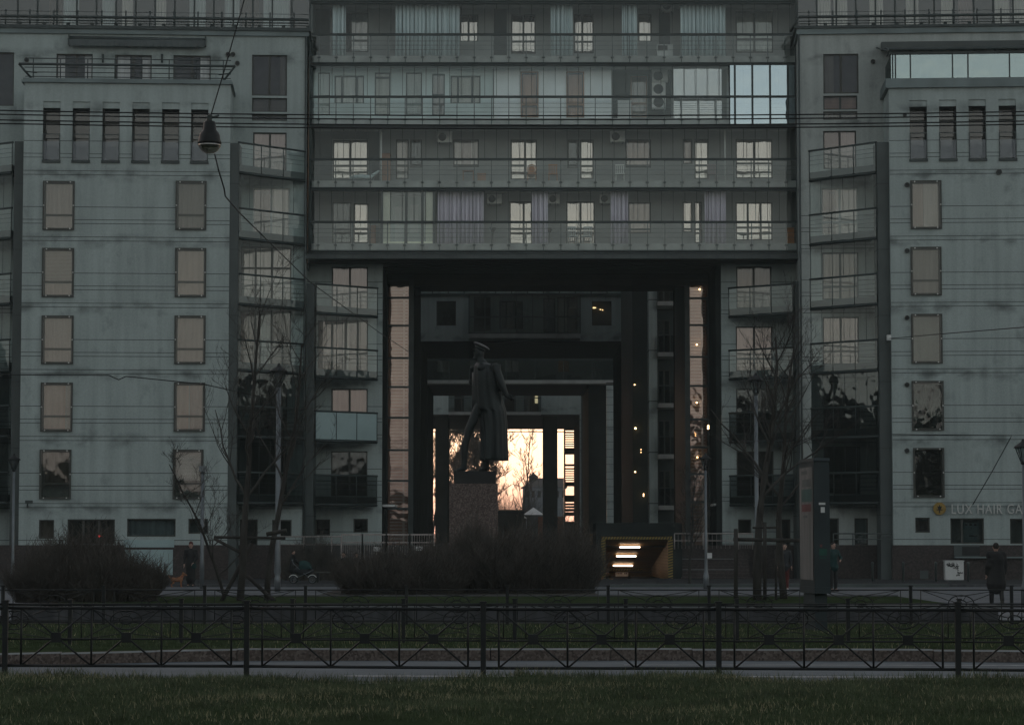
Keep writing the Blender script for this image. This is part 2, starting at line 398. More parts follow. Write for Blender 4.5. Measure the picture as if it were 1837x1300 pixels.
# ================================================================ LEFT WING
LB = Fac(40, 114.3, R(3.6)); LM = Fac(0, 117.3, R(3.6))
lw = thing('apartment_building', 'left apartment wing, its square bay topped by a terrace and six slot windows', 'building', (P(230, 900, 114.5).x, 114.5, 0), 'wings of the apartment block')
u0, u1 = LB.U(38), LB.U(411, 0, 500)
zt, zp = LB.Z(150, 0, 225), 1.62
jl = [j for j in joints(LB.Z(372, 0, 225) - 2.985 * 5) if j < LB.Z(247, 0, 225)]
bw = []
curt_l = [('curt', 'curt'), ('curt_brown', 'curt'), ('curt', 'curt'), ('curt_warm', 'curt_warm'), ('curt_brown', 'curt_warm')]
L_rows = [(328, 410), (448, 530), (569, 650), (689, 771), (809, 892)]
for i, (ya, yb) in enumerate(L_rows):
    xs = [(80, 131), (78.5, 130), (77.5, 129), (76, 127.5), (74, 125)][i]; xr = [(318, 367.5), (317, 367), (316, 366), (315, 365), (313, 362)][i]
    kl = [[('curt', 0, 1, 0, 1)], [('blind_curt_brown', 0, 1, 0, .70), ('curt_warm', 0, 1, .72, 1)], [('curt', 0, 1, 0, 1)], [('curt_warm', 0, .78, 0, 1)], [('curt_brown', .1, .95, 0, .75)]][i]
    kr = [[('curt', 0, 1, 0, 1)], [('curt_warm', 0, 1, 0, 1)], [('curt', 0, 1, 0, 1)], [('curt_warm', 0, .45, 0, 1), ('curt', .5, .95, 0, 1)], [('blind_panel_white', 0, 1, 0, .63)]][i]
    for x_, k_ in ((xs, kl), (xr, kr)):
        bw.append(dict(r=(x_[0], ya, x_[1], yb), c=(), b=(0.70,), k=k_, fw=0.05, **{'in': 0.14 if 'blind_panel_white' not in str(k_) else -.02}))
extra = []
slots = []
for i, xa in enumerate((77, 130, 183.5, 237, 290.5, 342.5)):
    q = LB.rect(xa, 182 + i * .6, xa + 31, 292 + i * .4)
    slots.append(q)
gr = [dict(r=(70, 932, 97, 966), c=(), k=[('curt_brown', 0, 1, 0, 1)]), dict(r=(121, 931, 206, 975), c=(0.33, .66), g='g_dark', k=[('curt_brown', 0, 1, 0, 1)]),
      dict(r=(228, 930, 315, 962), c=(), g='g_dark', k=[('curt_teal', 0, 1, .1, 1)]), dict(r=(338, 930, 373, 957), c=(), g='g_dark', k=())]
# slot niches: shallow lintel panel above, deep opening below
for q in slots:
    zl = q[3] - 0.30
    extra.append((q[0], q[1], q[2] + .12, zl, 0.75, 3, 4)); extra.append((q[0], q[1], zl, q[3], 0.06, 0))
facade(lw, 'bay_wall', LB, u0, u1, zp, zt, bw + gr, 0, jl, ('stucco', 'joint', 'stucco', 'reveal', 'room'), extra, 3.2)
# glass screens standing off the bay windows on steel point fixings
for s in bw:
    a, b, c, e = s['q']; mb = MB(); g = .07
    mb.face([LB.pt(a - g, c - g, .09), LB.pt(b + g, c - g, .09), LB.pt(b + g, e + g, .09), LB.pt(a - g, e + g, .09)])
    sc = mb.build('glass_screen', glass('screen_glass', (0.78, 0.8, 0.78), 0.035, 0.01, (1, 1, 1), 0.2) if 'screen_glass' not in bpy.data.materials else bpy.data.materials['screen_glass'], lw)
    for (uu, zz) in ((a + .12, c - .02), (b - .12, c - .02), (a + .12, e + .02), (b - .12, e + .02), (a - .03, (c + e) / 2), (b + .03, (c + e) / 2)):
        mb = MB(); mb.tube([LB.pt(uu, zz, 0), LB.pt(uu, zz, .13)], .032, 8); mb.build('fixing', M['frame_w'], sc)
    mb = MB(); w_ = .075
    for (p_, q_, r_, t_) in ((a - w_, a, c - w_, e + w_), (b, b + w_, c - w_, e + w_), (a, b, e, e + w_), (a, b, c - w_, c)): LB.box(mb, p_, q_, r_, t_, .05, .10)
    mb.build('screen_frame', M['frame'], sc)
def slot_parts(root, fac, q, flip=1):
    zl = q[3] - 0.30
    a, b, c = q[0], q[1], q[2] + .12
    mb = MB(); dd = -.62
    fac.box(mb, a, a + .07, c, zl, dd - .05, dd); fac.box(mb, b - .07, b, c, zl, dd - .05, dd)
    fac.box(mb, a + .07, b - .07, zl - .12, zl, dd - .05, dd); fac.box(mb, a + .07, b - .07, zl - .62, zl - .5, dd - .05, dd); fac.box(mb, a + .07, b - .07, c, c + .08, dd - .05, dd)
    fr = mb.build('slot_window', M['frame'], root)
    mb = MB(); mb.face([fac.pt(a + .05, c, dd - .02), fac.pt(b - .05, c, dd - .02), fac.pt(b - .05, zl, dd - .02), fac.pt(a + .05, zl, dd - .02)]); mb.build('pane', M['g_pane2'], fr)
    mb = MB(); h = c + 1.15
    for (p_, q_, r_, t_) in ((a, a + .035, c, h), (b - .035, b, c, h), (a, b, h, h + .04)): fac.box(mb, p_, q_, r_, t_, .01, .05)
    fac.box(mb, a - .03, b + .03, c - .12, c, -.3, .07)
    g = mb.build('guard_rail', M['metal'], root)
    mb = MB(); fac.box(mb, a + .04, b - .04, c + .02, h - .3, .02, .032); mb.build('guard_glass', M['g_top'], g)
for q in slots: slot_parts(lw, LB, q)
# coping and terrace rail on the bay
mb = MB(); LB.box(mb, u0 - .12, u1 + .1, zt, zt + .10, -3.2, .14); LB.box(mb, u0 - .06, u1 + .05, zt + .10, zt + .2, -3.2, .08); mb.build('coping', M['cap'], lw)
mb = MB(); zr = zt + .2
for k in range(8):
    u = u0 + .35 + (u1 - u0 - .7) * k / 7; mb.tube([LB.pt(u, zr, -.25), LB.pt(u, zr + .95, -.25)], .025)
for h, rr_, dd in ((.95, .025, -.25), (.62, .06, .12), (.32, .02, -.25), (.12, .02, -.25), (.48, .02, .05)):
    mb.tube([LB.pt(u0 + (0 if h != .62 else -.25), zr + h, dd), LB.pt(u1 - (0 if h != .62 else -.2), zr + h, dd)], rr_)
for u in (u0 - .25, u1 + .2):
    s_ = 1 if u < u0 else -1
    mb.tube([LB.pt(u, zr + .62, .12), LB.pt(u + s_ * .55, zr, -.3)], .05); mb.tube([LB.pt(u + s_ * .3, zr + .3, .0), LB.pt(u + s_ * .75, zr + .3, -.3)], .03)
mb.build('terrace_rail', M['metal'], lw)
# plinth
mb = MB(); LB.box(mb, LB.U(0) - 4, u1 + .06, 0, zp, -3.0, .06); mb.build('plinth', M['plinth'], lw)
mb = MB(); LB.box(mb, LB.U(226), LB.U(316), zp - .1, LB.Z(968, 0, 270), -.3, .10); LB.box(mb, LB.U(228), LB.U(314), 0.3, zp - .2, -.2, .09); mb.build('shop_panel', M['g_frost'], lw)
# upper wall behind the terrace, runs on down beside the balcony stack
zc = LM.Z(63, 0, 275)
ua, ub = LM.U(-60), LM.U(548.5, 0, 300)
mw = [dict(r=(-40, 94, 25, 190), c=(.5,), k=[('curt_brown', 0, .4, 0, 1)], g='g_top'),
      dict(r=(101, 97, 166, 152), c=(.55,), k=[('curt_white', .0, .22, 0, 1), ('curt_white', .78, 1, 0, 1)], g='g_top', n='terrace_door'),
      dict(r=(206, 99, 272, 153), c=(.5,), k=[('curt_white', .05, .4, 0, 1), ('curt_white', .72, 1, 0, 1)], g='g_top', n='terrace_door'),
      dict(r=(311, 100, 378, 155), c=(.5,), k=[('curt_white', .72, 1, 0, 1)], g='g_top', n='terrace_door'),
      dict(r=(452, 99, 515, 172), c=(.5,), g='g_top', k=[('curt_brown', .8, 1, 0, 1)]), dict(r=(452, 176, 515, 201), c=(.5,), g='g_top', k=[('blind_curt_brown', 0, 1, 0, 1)]),
      dict(r=(452, 206, 515, 217), c=(.5,), g='g_top', k=[('curt_brown', 0, 1, 0, 1)]),
      dict(r=(454, 238, 514, 308), c=(.5,), k=[('curt', 0, 1, 0, 1)], n='balcony_door')]
for k in range(4, -1, -1):
    zf = RAIL[k] - 1.0
    x0, x1 = ((452, 518), (430, 522), (430, 522), (452, 516), (452, 516))[4 - k]
    mw.append(dict(q=(LM.U(x0), LM.U(x1), zf + .06, zf + (2.3 if k not in (3, 2) else 2.55)), c=((.5,), (.3, .62), (.3, .62), (.5,), (.5,))[4 - k], b=((), (.4,), (), (.72,), ())[4 - k], n='balcony_door',
                   f='frame_w' if k == 4 else 'frame', k=[[('curt_white', .5, 1, 0, 1)], [('curt_white', 0, 1, 0, 1)], [('curt_warm', 0, .3, 0, 1), ('curt_teal', .4, .6, 0, 1)], [('curt_brown', .0, .5, 0, 1)], [('curt_brown', .4, 1, 0, 1)]][4 - k]))
mw += [dict(r=(430, 931, 462, 978), c=(), g='g_dark', k=()), dict(r=(488, 932, 523, 962), c=(), g='g_dark', k=())]
facade(lw, 'main_wall', LM, ua, ub, 1.62, zc, mw, 0, [j for j in jl if j < 14], ('stucco', 'joint', 'room', 'reveal'), (), 4.5)
mb = MB(); LM.box(mb, ua, ub + .12, zc, zc + .22, -4.5, .12); LM.box(mb, ua, ub + .2, zc + .22, zc + .36, -4.5, .2, 1); mb.build('cornice', [M['cap'], M['metal']], lw)
mb = MB(); LM.box(mb, LM.U(412), ub + .04, 0, 1.62, -3, .06); mb.build('plinth', M['plinth'], lw)
mb = MB()
zr = zc + .36
for k in range(13):
    u = LM.U(0 + 43.5 * k + 2); mb.tube([LM.pt(u, zr, -.1), LM.pt(u, zr + .78, -.1)], .035)
    LM.box(mb, u + .55, u + .7, zr, zr + .25, -.5, -.35)
for h, rr_ in ((.7, .012), (.45, .07), (.28, .03), (.16, .02), (.05, .02)): mb.tube([LM.pt(ua, zr + h, -.05), LM.pt(ub + .1, zr + h, -.05)], rr_)
mb.build('roof_rail', M['metal'], lw)
# set-back top storey: dark curtain walling
def penthouse(root, fac, ua, ub, z0, z1, pale, d):
    mb = MB(); fac.box(mb, ua, ub, z0, z1, d - 3, d - .3)
    mb.build('penthouse_wall', M['panel_dark'], root)
    mb = MB(); u = ua
    while u < ub: fac.box(mb, u - .04, u + .04, z0, z1, d - .02, d + .05); u += 0.92
    fac.box(mb, ua, ub, z1, z1 + .5, d - 3, d + .4)
    mb.build('penthouse_mullions', M['metal'], root)
    mb = MB(); mb.face([fac.pt(ua, z0, d), fac.pt(ub, z0, d), fac.pt(ub, z1, d), fac.pt(ua, z1, d)]); mb.build('penthouse_glazing', M['g_soft'], root)
    for (p_, q_, m_) in pale:
        mb = MB(); pleats(mb, fac, fac.U(p_, d), fac.U(q_, d), z0, z1, d - .2, .03, .14); mb.build('penthouse_curtain', M[m_], root)
penthouse(lw, LM, ua, ub + .1, zc + .2, zc + 3.6, [(212, 232, 'curt_white'), (272, 292, 'curt_white'), (176, 202, 'curt_teal'), (106, 134, 'curt_teal'), (80, 104, 'curt_brown'), (334, 364, 'curt_teal'), (398, 425, 'curt_teal'), (430, 460, 'curt_brown'), (468, 516, 'curt_teal')], -2.2)
mb = MB(); c_ = LM.pt(LM.U(191), zc + 1.72, -2.8); mb.ell(c_, .16, .16, .12); mb.tube([c_ + Vector((0, 0, .1)), c_ + Vector((0, 0, 1.5))], .01)
mb.build('pendant_lamp', M['bulb'], lw)
# vents, wall lamps, downpipe
def vent(root, fac, px, py, r=.11, d=0):
    mb = MB(); u, z = fac.uz(px, py, d); mb.tube([fac.pt(u, z, d), fac.pt(u, z, d + .09)], r, 12, cap=True, smooth=False); mb.tube([fac.pt(u, z, d + .09), fac.pt(u, z, d + .1)], r * .7, 12, 1, smooth=False)
    mb.build('wall_vent', [M['frame'], M['black']], root)
for px, py in ((409, 98), (418, 98), (426, 114), (48, 108)): vent(lw, LM, px, py)
for px in (185, 291):
    mb = MB(); u, z = LM.uz(px, 106); mb.tube([LM.pt(u, z - .2, .12), LM.pt(u, z + .2, .12)], [.04, .06], 8); mb.tube([LM.pt(u, z + .12, 0), LM.pt(u, z + .12, .12)], .02); mb.build('wall_lamp', M['metal'], lw)
mb = MB(); mb.tube([LM.pt(ub - .02, 1.7, .1), LM.pt(ub - .02, zc, .1)], .045, 8); mb.build('downpipe', M['metal2'], lw)
# folded awning over the terrace doors
aw = thing('awning', 'folded grey awning with a scalloped edge over the three terrace doors', 'awning', LM.pt(LM.U(240), LM.Z(80, 0, 240), 0))
mb = MB(); a, b = LM.U(117), LM.U(366); zz = LM.Z(72, 0, 240)
mb.tube([LM.pt(a, zz + .02, .22), LM.pt(b, zz - .02, .22)], .10, 10); LM.box(mb, a, a + .06, zz - .3, zz + .15, 0, .35); LM.box(mb, b - .06, b, zz - .3, zz + .15, 0, .35)
mb.build('roller_case', M['metal'], aw)
mb = MB(); n = 120
for i in range(n):
    ua_, ub_ = a + .06 + (b - a - .12) * i / n, a + .06 + (b - a - .12) * (i + 1) / n
    za = zz - .34 - .05 * abs(math.sin(i * .55)); zb = zz - .34 - .05 * abs(math.sin((i + 1) * .55))
    mb.face([LM.pt(ua_, za, .40), LM.pt(ub_, zb, .40), LM.pt(ub_, zz - .05, .32), LM.pt(ua_, zz - .05, .32)])
mb.build('valance', M['metal2'], aw)

# ================================================================ projecting balcony stacks
def balcony_stack(root, wallf, pa, pb, post_pts, ks, closed, frosted=(), top_open=None, wall_d=0.0, nb=4):
    """pa = front (near) corner, pb = far corner against the wall, both plan (x,y) points; post_pts = plan box of the dark duct beside it"""
    pa, pb = Vector((*pa, 0)), Vector((*pb, 0)); e = pb - pa; ln = e.length; t = e / ln
    n = Vector((t.y, -t.x, 0))
    if n.y > 0: n = -n
    q = lambda s_, z, d=0.0: pa + t * s_ + n * d + Vector((0, 0, z))
    back = max(pa.y, pb.y) + .15
    for k in ks:
        zr = RAIL[k]; zs = zr - 1.0
        # slab: triangle-like plan from the slanted edge back to the wall
        mb = MB()
        plan = [pa + n * .06, pb + n * .06, Vector((pb.x, back, 0)), Vector((pa.x, back, 0))]
        if pa.x > pb.x: plan = [plan[1], plan[0], plan[3], plan[2]]
        mb.box8([p_ + Vector((0, 0, zs - .30)) for p_ in plan] + [p_ + Vector((0, 0, zs)) for p_ in plan])
        sl = mb.build('balcony', M['metal2'], root)
        mb = MB()
        mb.tube([q(0, zs - .38, .08), q(ln, zs - .38, .08)], .07, 4)
        mb.tube([q(-.04, zr, .06), q(ln + .04, zr, .06)], .05, 6)
        for i in range(nb):
            s_ = ln * i / (nb - 1); mb.tube([q(s_, zs - .3, .07), q(s_, zr, .07)], .028, 4)
        for h in (.35, .55, .75): mb.tube([q(0, zs + h, .03), q(ln, zs + h, .03)], .010, 4)
        if k in closed:
            for i in range(2 * nb - 1): s_ = ln * i / (2 * nb - 2); mb.tube([q(s_, zr, .05), q(s_, zr + 1.62, .05)], .012, 4)
        mb.build('railing', M['metal'], sl)
        mb = MB(); mb.face([q(0, zs - .3, .08), q(ln, zs - .3, .08), q(ln, zr, .08), q(0, zr, .08)])
        mb.build('balustrade_glass', M['g_frost'] if k in frosted else M['g_balc' if k > 1 else 'g_dark'], sl)  # lower storeys: the dark tree reflection is put into a darker glass
        if k in closed:
            mb = MB(); mb.face([q(0, zr, .05), q(ln, zr, .05), q(ln, zr + 1.62, .05), q(0, zr + 1.62, .05)]); mb.build('sliding_glass', M['g_up' if k > 1 else 'g_dark'], sl)
        # return from the near corner to the duct
    mb = MB(); x0, x1, y0, y1, zt_ = post_pts; mb.box(min(x0, x1), max(x0, x1), y0, y1, 0.0, zt_)
    for k in range(0, 9):
        if RAIL[k] - 1.9 < zt_: mb.box(min(x0, x1) - .004, max(x0, x1) + .004, y0 - .004, y1, RAIL[k] - 1.93, RAIL[k] - 1.90, 1)
    mb.build('service_duct', [M['metal2'], M['joint']], root)
def plan(px, Y): p = P(px, 700, Y); return (p.x, p.y)
balcony_stack(lw, LM, plan(424, 115.3), plan(543, 118.0), (plan(405, 114.9)[0], plan(425, 114.9)[0], 114.95, 116.2, ZY(257, 115)), range(5, -1, -1), (4, 3, 2, 1, 0))
balcony_stack(lw, LM, plan(-70, 117.0), plan(18, 115.3), (plan(20, 114.9)[0], plan(41, 114.9)[0], 114.95, 116.2, ZY(254, 115)), range(5, -1, -1), (4, 3, 2, 1, 0))
mb = MB(); LM.box(mb, -160, LM.U(40), 0, 28, -16, -4.6); LM.box(mb, LM.U(-80), LM.U(40), 1.6, 19, -1, -.3); mb.build('rear_wall', M['panel_dark'], lw)  # long outer run added out of view to block the low sun

# ================================================================ RIGHT WING (mirror)
RB = Fac(1598, 114.6, R(-3.6)); RM = Fac(1438, 117.9, R(-3.6))
rw = thing('apartment_building', 'right apartment wing with a glazed roof terrace and a hair salon below', 'building', (P(1700, 900, 114.5).x, 114.3, 0), 'wings of the apartment block')
u0, u1 = RB.U(1599), RB.U(1990)
zt = RB.Z(158, 0, 1660)
jr = [j for j in joints(RB.Z(370, 0, 1650) - 2.985 * 5) if j < RB.Z(246, 0, 1650)]
bw = []
for i, (ya, yb) in enumerate([(327, 408), (446, 527), (566, 649), (686, 769), (806, 889)]):
    xr = [(1636, 1686), (1636.5, 1686), (1637.5, 1687.5), (1638.5, 1690), (1641, 1691)][i]
    k_ = [[('curt_warm', 0, .42, 0, 1), ('curt_white', .44, .96, 0, 1)], [('curt', 0, 1, 0, 1)], [], [('curt_brown', .35, .7, 0, 1)], [('blind_room', 0, 1, 0, 1)]][i]
    bw.append(dict(r=(xr[0], ya, xr[1], yb), c=(), b=(0.70,) if i in (1,) else (), k=k_, fw=0.05, g='g_pane' if i < 3 else 'g_dark', **{'in': 0.14}))  # lower rows take darker glass for the trees they would mirror
extra, slots = [], []
for i, xa in enumerate((1632, 1685, 1738, 1792, 1846)):
    q = RB.rect(xa, 180 - i * .7, xa + 31, 290 - i * .4); slots.append(q); zl = q[3] - 0.30
    extra.append((q[0], q[1], q[2] + .12, zl, 0.75, 3, 4)); extra.append((q[0], q[1], zl, q[3], 0.06, 0))
gr = [dict(r=(1642, 928, 1668, 955), c=(), g='g_dark', k=[('curt', 0, 1, .2, .9)]), dict(r=(1705, 929, 1765, 975), c=(.35,), g='g_dark', k=()),
      dict(r=(1812, 930, 1850, 975), c=(), g='g_dark', k=())]
facade(rw, 'bay_wall', RB, u0, u1, zp, zt, bw + gr, 0, jr, ('stucco', 'joint', 'stucco', 'reveal', 'room'), extra, 3.2)
for s in bw:
    a, b, c, e = s['q']; mb = MB(); g = .07
    mb.face([RB.pt(a - g, c - g, .09), RB.pt(b + g, c - g, .09), RB.pt(b + g, e + g, .09), RB.pt(a - g, e + g, .09)])
    sc = mb.build('glass_screen', bpy.data.materials['screen_glass'], rw)
    for (uu, zz) in ((a + .12, c - .02), (b - .12, c - .02), (a + .12, e + .02), (b - .12, e + .02), (a - .03, (c + e) / 2), (b + .03, (c + e) / 2)):
        mb = MB(); mb.tube([RB.pt(uu, zz, 0), RB.pt(uu, zz, .13)], .032, 8); mb.build('fixing', M['frame_w'], sc)
    mb = MB(); w_ = .075
    for (p_, q_, r_, t_) in ((a - w_, a, c - w_, e + w_), (b, b + w_, c - w_, e + w_), (a, b, e, e + w_), (a, b, c - w_, c)): RB.box(mb, p_, q_, r_, t_, .05, .10)
    mb.build('screen_frame', M['frame'], sc)
for q in slots: slot_parts(rw, RB, q)
for py in (332, 450, 570, 690, 808): vent(rw, RB, 1627, py)
vent(rw, RB, 1792, 309, .13); vent(rw, RB, 1623, 207, .09)
mb = MB(); RB.box(mb, u0 - .15, u1, zt, zt + .42, -3.2, .16); mb.build('coping', M['cap'], rw)
# glazed terrace above the bay
gz0, gz1 = zt + .42, RB.Z(98, 0, 1700)
mb = MB(); mb.face([RB.pt(u0 + .1, gz0, .1), RB.pt(u1, gz0, .1), RB.pt(u1, gz1, .1), RB.pt(u0 + .1, gz1, .1)])
tg = mb.build('terrace_glazing', glass('terrace_glass', (0.45, 0.62, 0.62), 0.38, 0.03, (0.80, 0.95, 0.95), 0.5), rw)
mb = MB()
for px in (1606, 1611, 1638, 1714, 1742, 1817): u = RB.U(px); RB.box(mb, u - .03, u + .03, gz0, gz1, .06, .14)
RB.box(mb, u0 + .05, u1, gz1, gz1 + .12, -.4, .2)
mb.tube([RB.pt(u0, gz1 + .2, .3), RB.pt(u1, gz1 + .2, .3)], .07, 8)
mb.build('terrace_frame', M['metal'], rw)
mb = MB(); d1 = -3.0
mb.face([RB.pt(u0, gz1 + .14, .3), RB.pt(u1, gz1 + .14, .3), RB.pt(u1, gz1 + .95, d1), RB.pt(u0 + .1, gz1 + .95, d1)])
u = u0
while u < u1: RB.box(mb, u, u + .05, gz1 + .15, gz1 + .2, -1.2, .25); mb.tube([RB.pt(u, gz1 + .15, .25), RB.pt(u - .3, gz1 + .92, d1)], .03, 4); u += .95
RB.box(mb, u0 - .1, u1, gz1 + .78, gz1 + 1.1, d1, d1 + .5)
mb.build('terrace_roof', M['metal2'], rw)
mb = MB(); mb.face([RB.pt(u0 + .1, gz0, .1), RB.pt(u0 + .1, gz0, -3), RB.pt(u0 + .1, gz1, -3), RB.pt(u0 + .1, gz1, .1)]); mb.build('terrace_side_glass', M['g_dark'], rw)
mb = MB(); RB.box(mb, u0 - .06, u1, 0, zp, -3.0, .06); mb.build('plinth', M['plinth'], rw); mb = MB(); RM.box(mb, RM.U(1440), RM.U(1600), 0, zp, -3, .06); mb.build('plinth', M['plinth'], rw)
zc = RM.Z(62, 0, 1490)
ua, ub = RM.U(1437), RM.U(1990)
mw = [dict(r=(1477, 97, 1540, 168), c=(.5,), g='g_top', k=[('curt_brown', 0, .3, 0, 1)]), dict(r=(1477, 172, 1538, 197), c=(.5,), g='g_top', k=[('blind_wood', 0, 1, 0, 1)]),
      dict(r=(1477, 200, 1538, 215), c=(.5,), k=[('curt_brown', 0, 1, 0, 1)], g='g_soft'), dict(r=(1477, 235, 1536, 303), c=(.5,), k=[('curt', .5, 1, 0, 1)], n='balcony_door')]
for k in range(4, -1, -1):
    zf = RAIL[k] - 1.0
    mw.append(dict(q=(RM.U(1476), RM.U(1541), zf + .06, zf + 2.25), c=(.5,), b=(.72,), n='balcony_door', f='frame_w' if k == 4 else 'frame', g='g_pane' if k > 1 else 'g_dark',
                   k=[[('curt_white', .4, 1, 0, 1)], [('curt_warm', 0, .9, 0, 1)], [('curt_brown', 0, .5, 0, 1)], [], [('curt_warm', .0, .12, 0, 1)]][4 - k]))
mw += [dict(r=(1480, 929, 1505, 977), c=(), g='g_dark', k=()), dict(r=(1533, 929, 1557, 977), c=(), g='g_dark', k=[('curt_teal', 0, 1, 0, 1)], n='street_door')]
facade(rw, 'main_wall', RM, ua, ub, 1.62, zc, mw, 0, [j for j in jr if j < 17], ('stucco_warm', 'joint', 'room', 'reveal'), (), 4.5)
vent(rw, RM, 1566, 111)
mb = MB(); RM.box(mb, ua - .1, ub, zc, zc + .26, -4.5, .12); RM.box(mb, ua - .2, ub, zc + .26, zc + .36, -4.5, .2, 1); mb.build('cornice', [M['cap'], M['metal']], rw)
mb = MB(); zr = zc + .36
for k in range(12):
    u = RM.U(1456 + 43.5 * k); mb.tube([RM.pt(u, zr, -.1), RM.pt(u, zr + .78, -.1)], .035)
    LMu = u + .7; RM.box(mb, LMu, LMu + .15, zr, zr + .25, -.5, -.35)
for h, rr_ in ((.7, .012), (.48, .065), (.28, .02), (.16, .02), (.05, .02)): mb.tube([RM.pt(ua, zr + h, -.05), RM.pt(ub, zr + h, -.05)], rr_)
mb.tube([RM.pt(ua, zr + .45, -.05), RM.pt(ua - .35, zr - .1, -.5)], .07)
mb.build('roof_rail', M['metal'], rw)
penthouse(rw, RM, ua + .05, ub, zc + .2, zc + 3.6, [(1471, 1496, 'curt_white'), (1501, 1526, 'curt_white'), (1566, 1591, 'curt_white'), (1632, 1655, 'curt_white'), (1696, 1720, 'curt_white'), (1727, 1754, 'curt'), (1793, 1820, 'curt_white'), (1824, 1850, 'curt_white')], -2.2)
mb = MB(); mb.tube([RM.pt(ua, 1.7, .1), RM.pt(ua, zc, .1)], .045, 8); mb.build('downpipe', M['metal2'], rw)
balcony_stack(rw, RM, plan(1577, 115.3), plan(1457, 117.9), (plan(1578, 114.9)[0], plan(1600, 114.9)[0], 114.95, 116.2, ZY(255, 115)), range(5, -1, -1), (4, 3, 2, 1, 0))
# ================================================================ CENTRAL BLOCK bridging the passage
CG = Fac(553, 120.5); CB = Fac(553, 122.5)
cb = thing('apartment_building', 'central apartment block of glazed balcony floors bridging the tall passage', 'building', (P(918, 900, 121).x, 121, 0))
uL, uR = CG.U(554), CG.U(1430)
bL, bR = CB.U(545), CB.U(1442)
W_ = []
def cw(x0, y0, x1, y1, c=(), b=(), k=(('curt_white', 0, 1, 0, 1),), n='window', f='frame', g='g_mid', **kw): W_.append(dict(r=(x0, y0, x1, y1), c=c, b=b, k=k, n=n, f=f, g=g, **kw))
# top floor
cw(621, 23, 661, 94, (.2,), (.70,), (('curt_teal', .2, 1, 0, 1),), 'balcony_door')
cw(823, 26, 858, 75, (.5,), (), (('curt', 0, 1, 0, 1),))
cw(917, 26, 961, 97, (.5,), (.68,), (('curt', 0, 1, 0, 1),), 'balcony_door')
cw(1030, 25, 1065, 96, (.42,), (.70,), (('curt', 0, 1, 0, 1),), 'balcony_door')
cw(1145, 25, 1169, 75, (), (), (('curt_white', 0, 1, 0, 1),))
cw(1320, 20, 1387, 95, (.5,), (.67,), (('curt_white', 0, 1, 0, 1),), 'balcony_door', g='g_soft')
# second floor
LT = [dict(r=(570, 130, 592, 207), c=(), b=(.55,), k=[('panel_teal', 0, 1, 0, 1)], g='g_soft', f='metal2'), dict(r=(600, 136, 653, 186), c=(.25, .75), k=[('curt_white', 0, 1, 0, 1)], g='g_soft', f='metal2'), dict(r=(672, 130, 700, 206), c=(), b=(.12,), k=[('curt_white', 0, 1, 0, 1)], n='balcony_door', g='g_pane2', f='metal2'),
      dict(r=(728, 130, 757, 206), c=(), k=[('curt_teal', 0, 1, 0, 1)], n='balcony_door', g='g_pane2', f='metal2'), dict(r=(775, 133, 798, 207), c=(), b=(.5,), k=[('curt', 0, 1, 0, 1)], g='g_soft', f='metal2'), dict(r=(808, 136, 862, 186), c=(.25, .72), k=[('curt_white', 0, 1, 0, 1)], g='g_pane2', f='metal2')]
LWH = [dict(r=(x, 129, x + 32, 211), c=(), b=(.72,), k=[('door_brown', .1, .9, .05, .70), ('door_brown', .1, .9, .76, .97)], n='balcony_door', f='wood', g='g_top', **{'in': -.06}) for x in (934, 1016)]
cw(1131, 136, 1161, 211, (), (.66,), (('curt_warm', 0, 1, 0, 1),), 'balcony_door', 'wood', 'g_soft')
# third floor
cw(597, 251, 660, 321, (.5,), (.66,), (('curt_white', 0, 1, 0, 1),), 'balcony_door')
cw(710, 250, 733, 321, (), (.66,), (('curt_white', 0, 1, 0, 1),), 'balcony_door'); cw(736, 250, 757, 301, (), (.9,), (), g='g_soft')
cw(813, 250, 859, 300, (), (.93,), (('curt_white', 0, .3, 0, 1), ('curt', .3, .7, 0, 1), ('curt_white', .7, 1, 0, 1)))
cw(916, 250, 963, 322, (.55,), ((.65, (0,)),), (('curt_warm', 0, .55, 0, 1), ('curt_white', .58, 1, 0, 1)), 'balcony_door')
cw(1018, 250, 1038, 302, (), (.9,), (), g='g_soft'); cw(1041, 250, 1065, 321, (), (.67,), (('curt_white', 0, 1, 0, 1),), 'balcony_door')
cw(1122, 250, 1168, 301, (), (.92,), (('curt_warm', .1, .9, 0, 1),)); cw(1225, 249, 1242, 294, (), (), (('curt_warm', 0, 1, 0, 1),)); cw(1246, 249, 1271, 321, (), (.66,), (('curt_white', 0, 1, 0, 1),), 'balcony_door')
cw(1320, 249, 1386, 320, (.5,), (.62,), (('curt_warm', 0, .48, 0, 1), ('curt_white', .52, 1, 0, 1)), 'balcony_door')
# lowest floor
cw(596, 363, 630, 436, (), (.66,), (('curt_brown', 0, 1, 0, 1),), 'balcony_door', g='g_soft'); cw(634, 365, 661, 436, (), (.64,), (('curt_white', .35, 1, 0, 1),), 'balcony_door')
cw(914, 361, 955, 438, (.62,), (.64,), (('curt_warm', 0, .62, 0, 1), ('curt_white', .66, 1, 0, 1)), 'balcony_door')
cw(1016, 361, 1067, 438, (.5,), (.64,), (('curt_warm', 0, 1, 0, 1),), 'balcony_door')
cw(1127, 363, 1168, 419, (), (.86,), (('curt_warm', 0, 1, 0, 1),)); cw(1225, 362, 1242, 416, (), (.9,), (('curt_warm', 0, 1, 0, 1),)); cw(1246, 362, 1260, 436, (), (.66,), (('curt_warm', 0, 1, 0, 1),), 'balcony_door')
cw(1320, 363, 1386, 431, (.33, .68), (.66,), (('curt_teal', 0, .3, 0, 1), ('orange', .36, .66, 0, 1), ('curt_teal', .7, 1, 0, 1)), 'balcony_door')
holes = []
for s in W_:
    s['q'] = CB.rect(*s['r']); holes.append((*s['q'], .5))
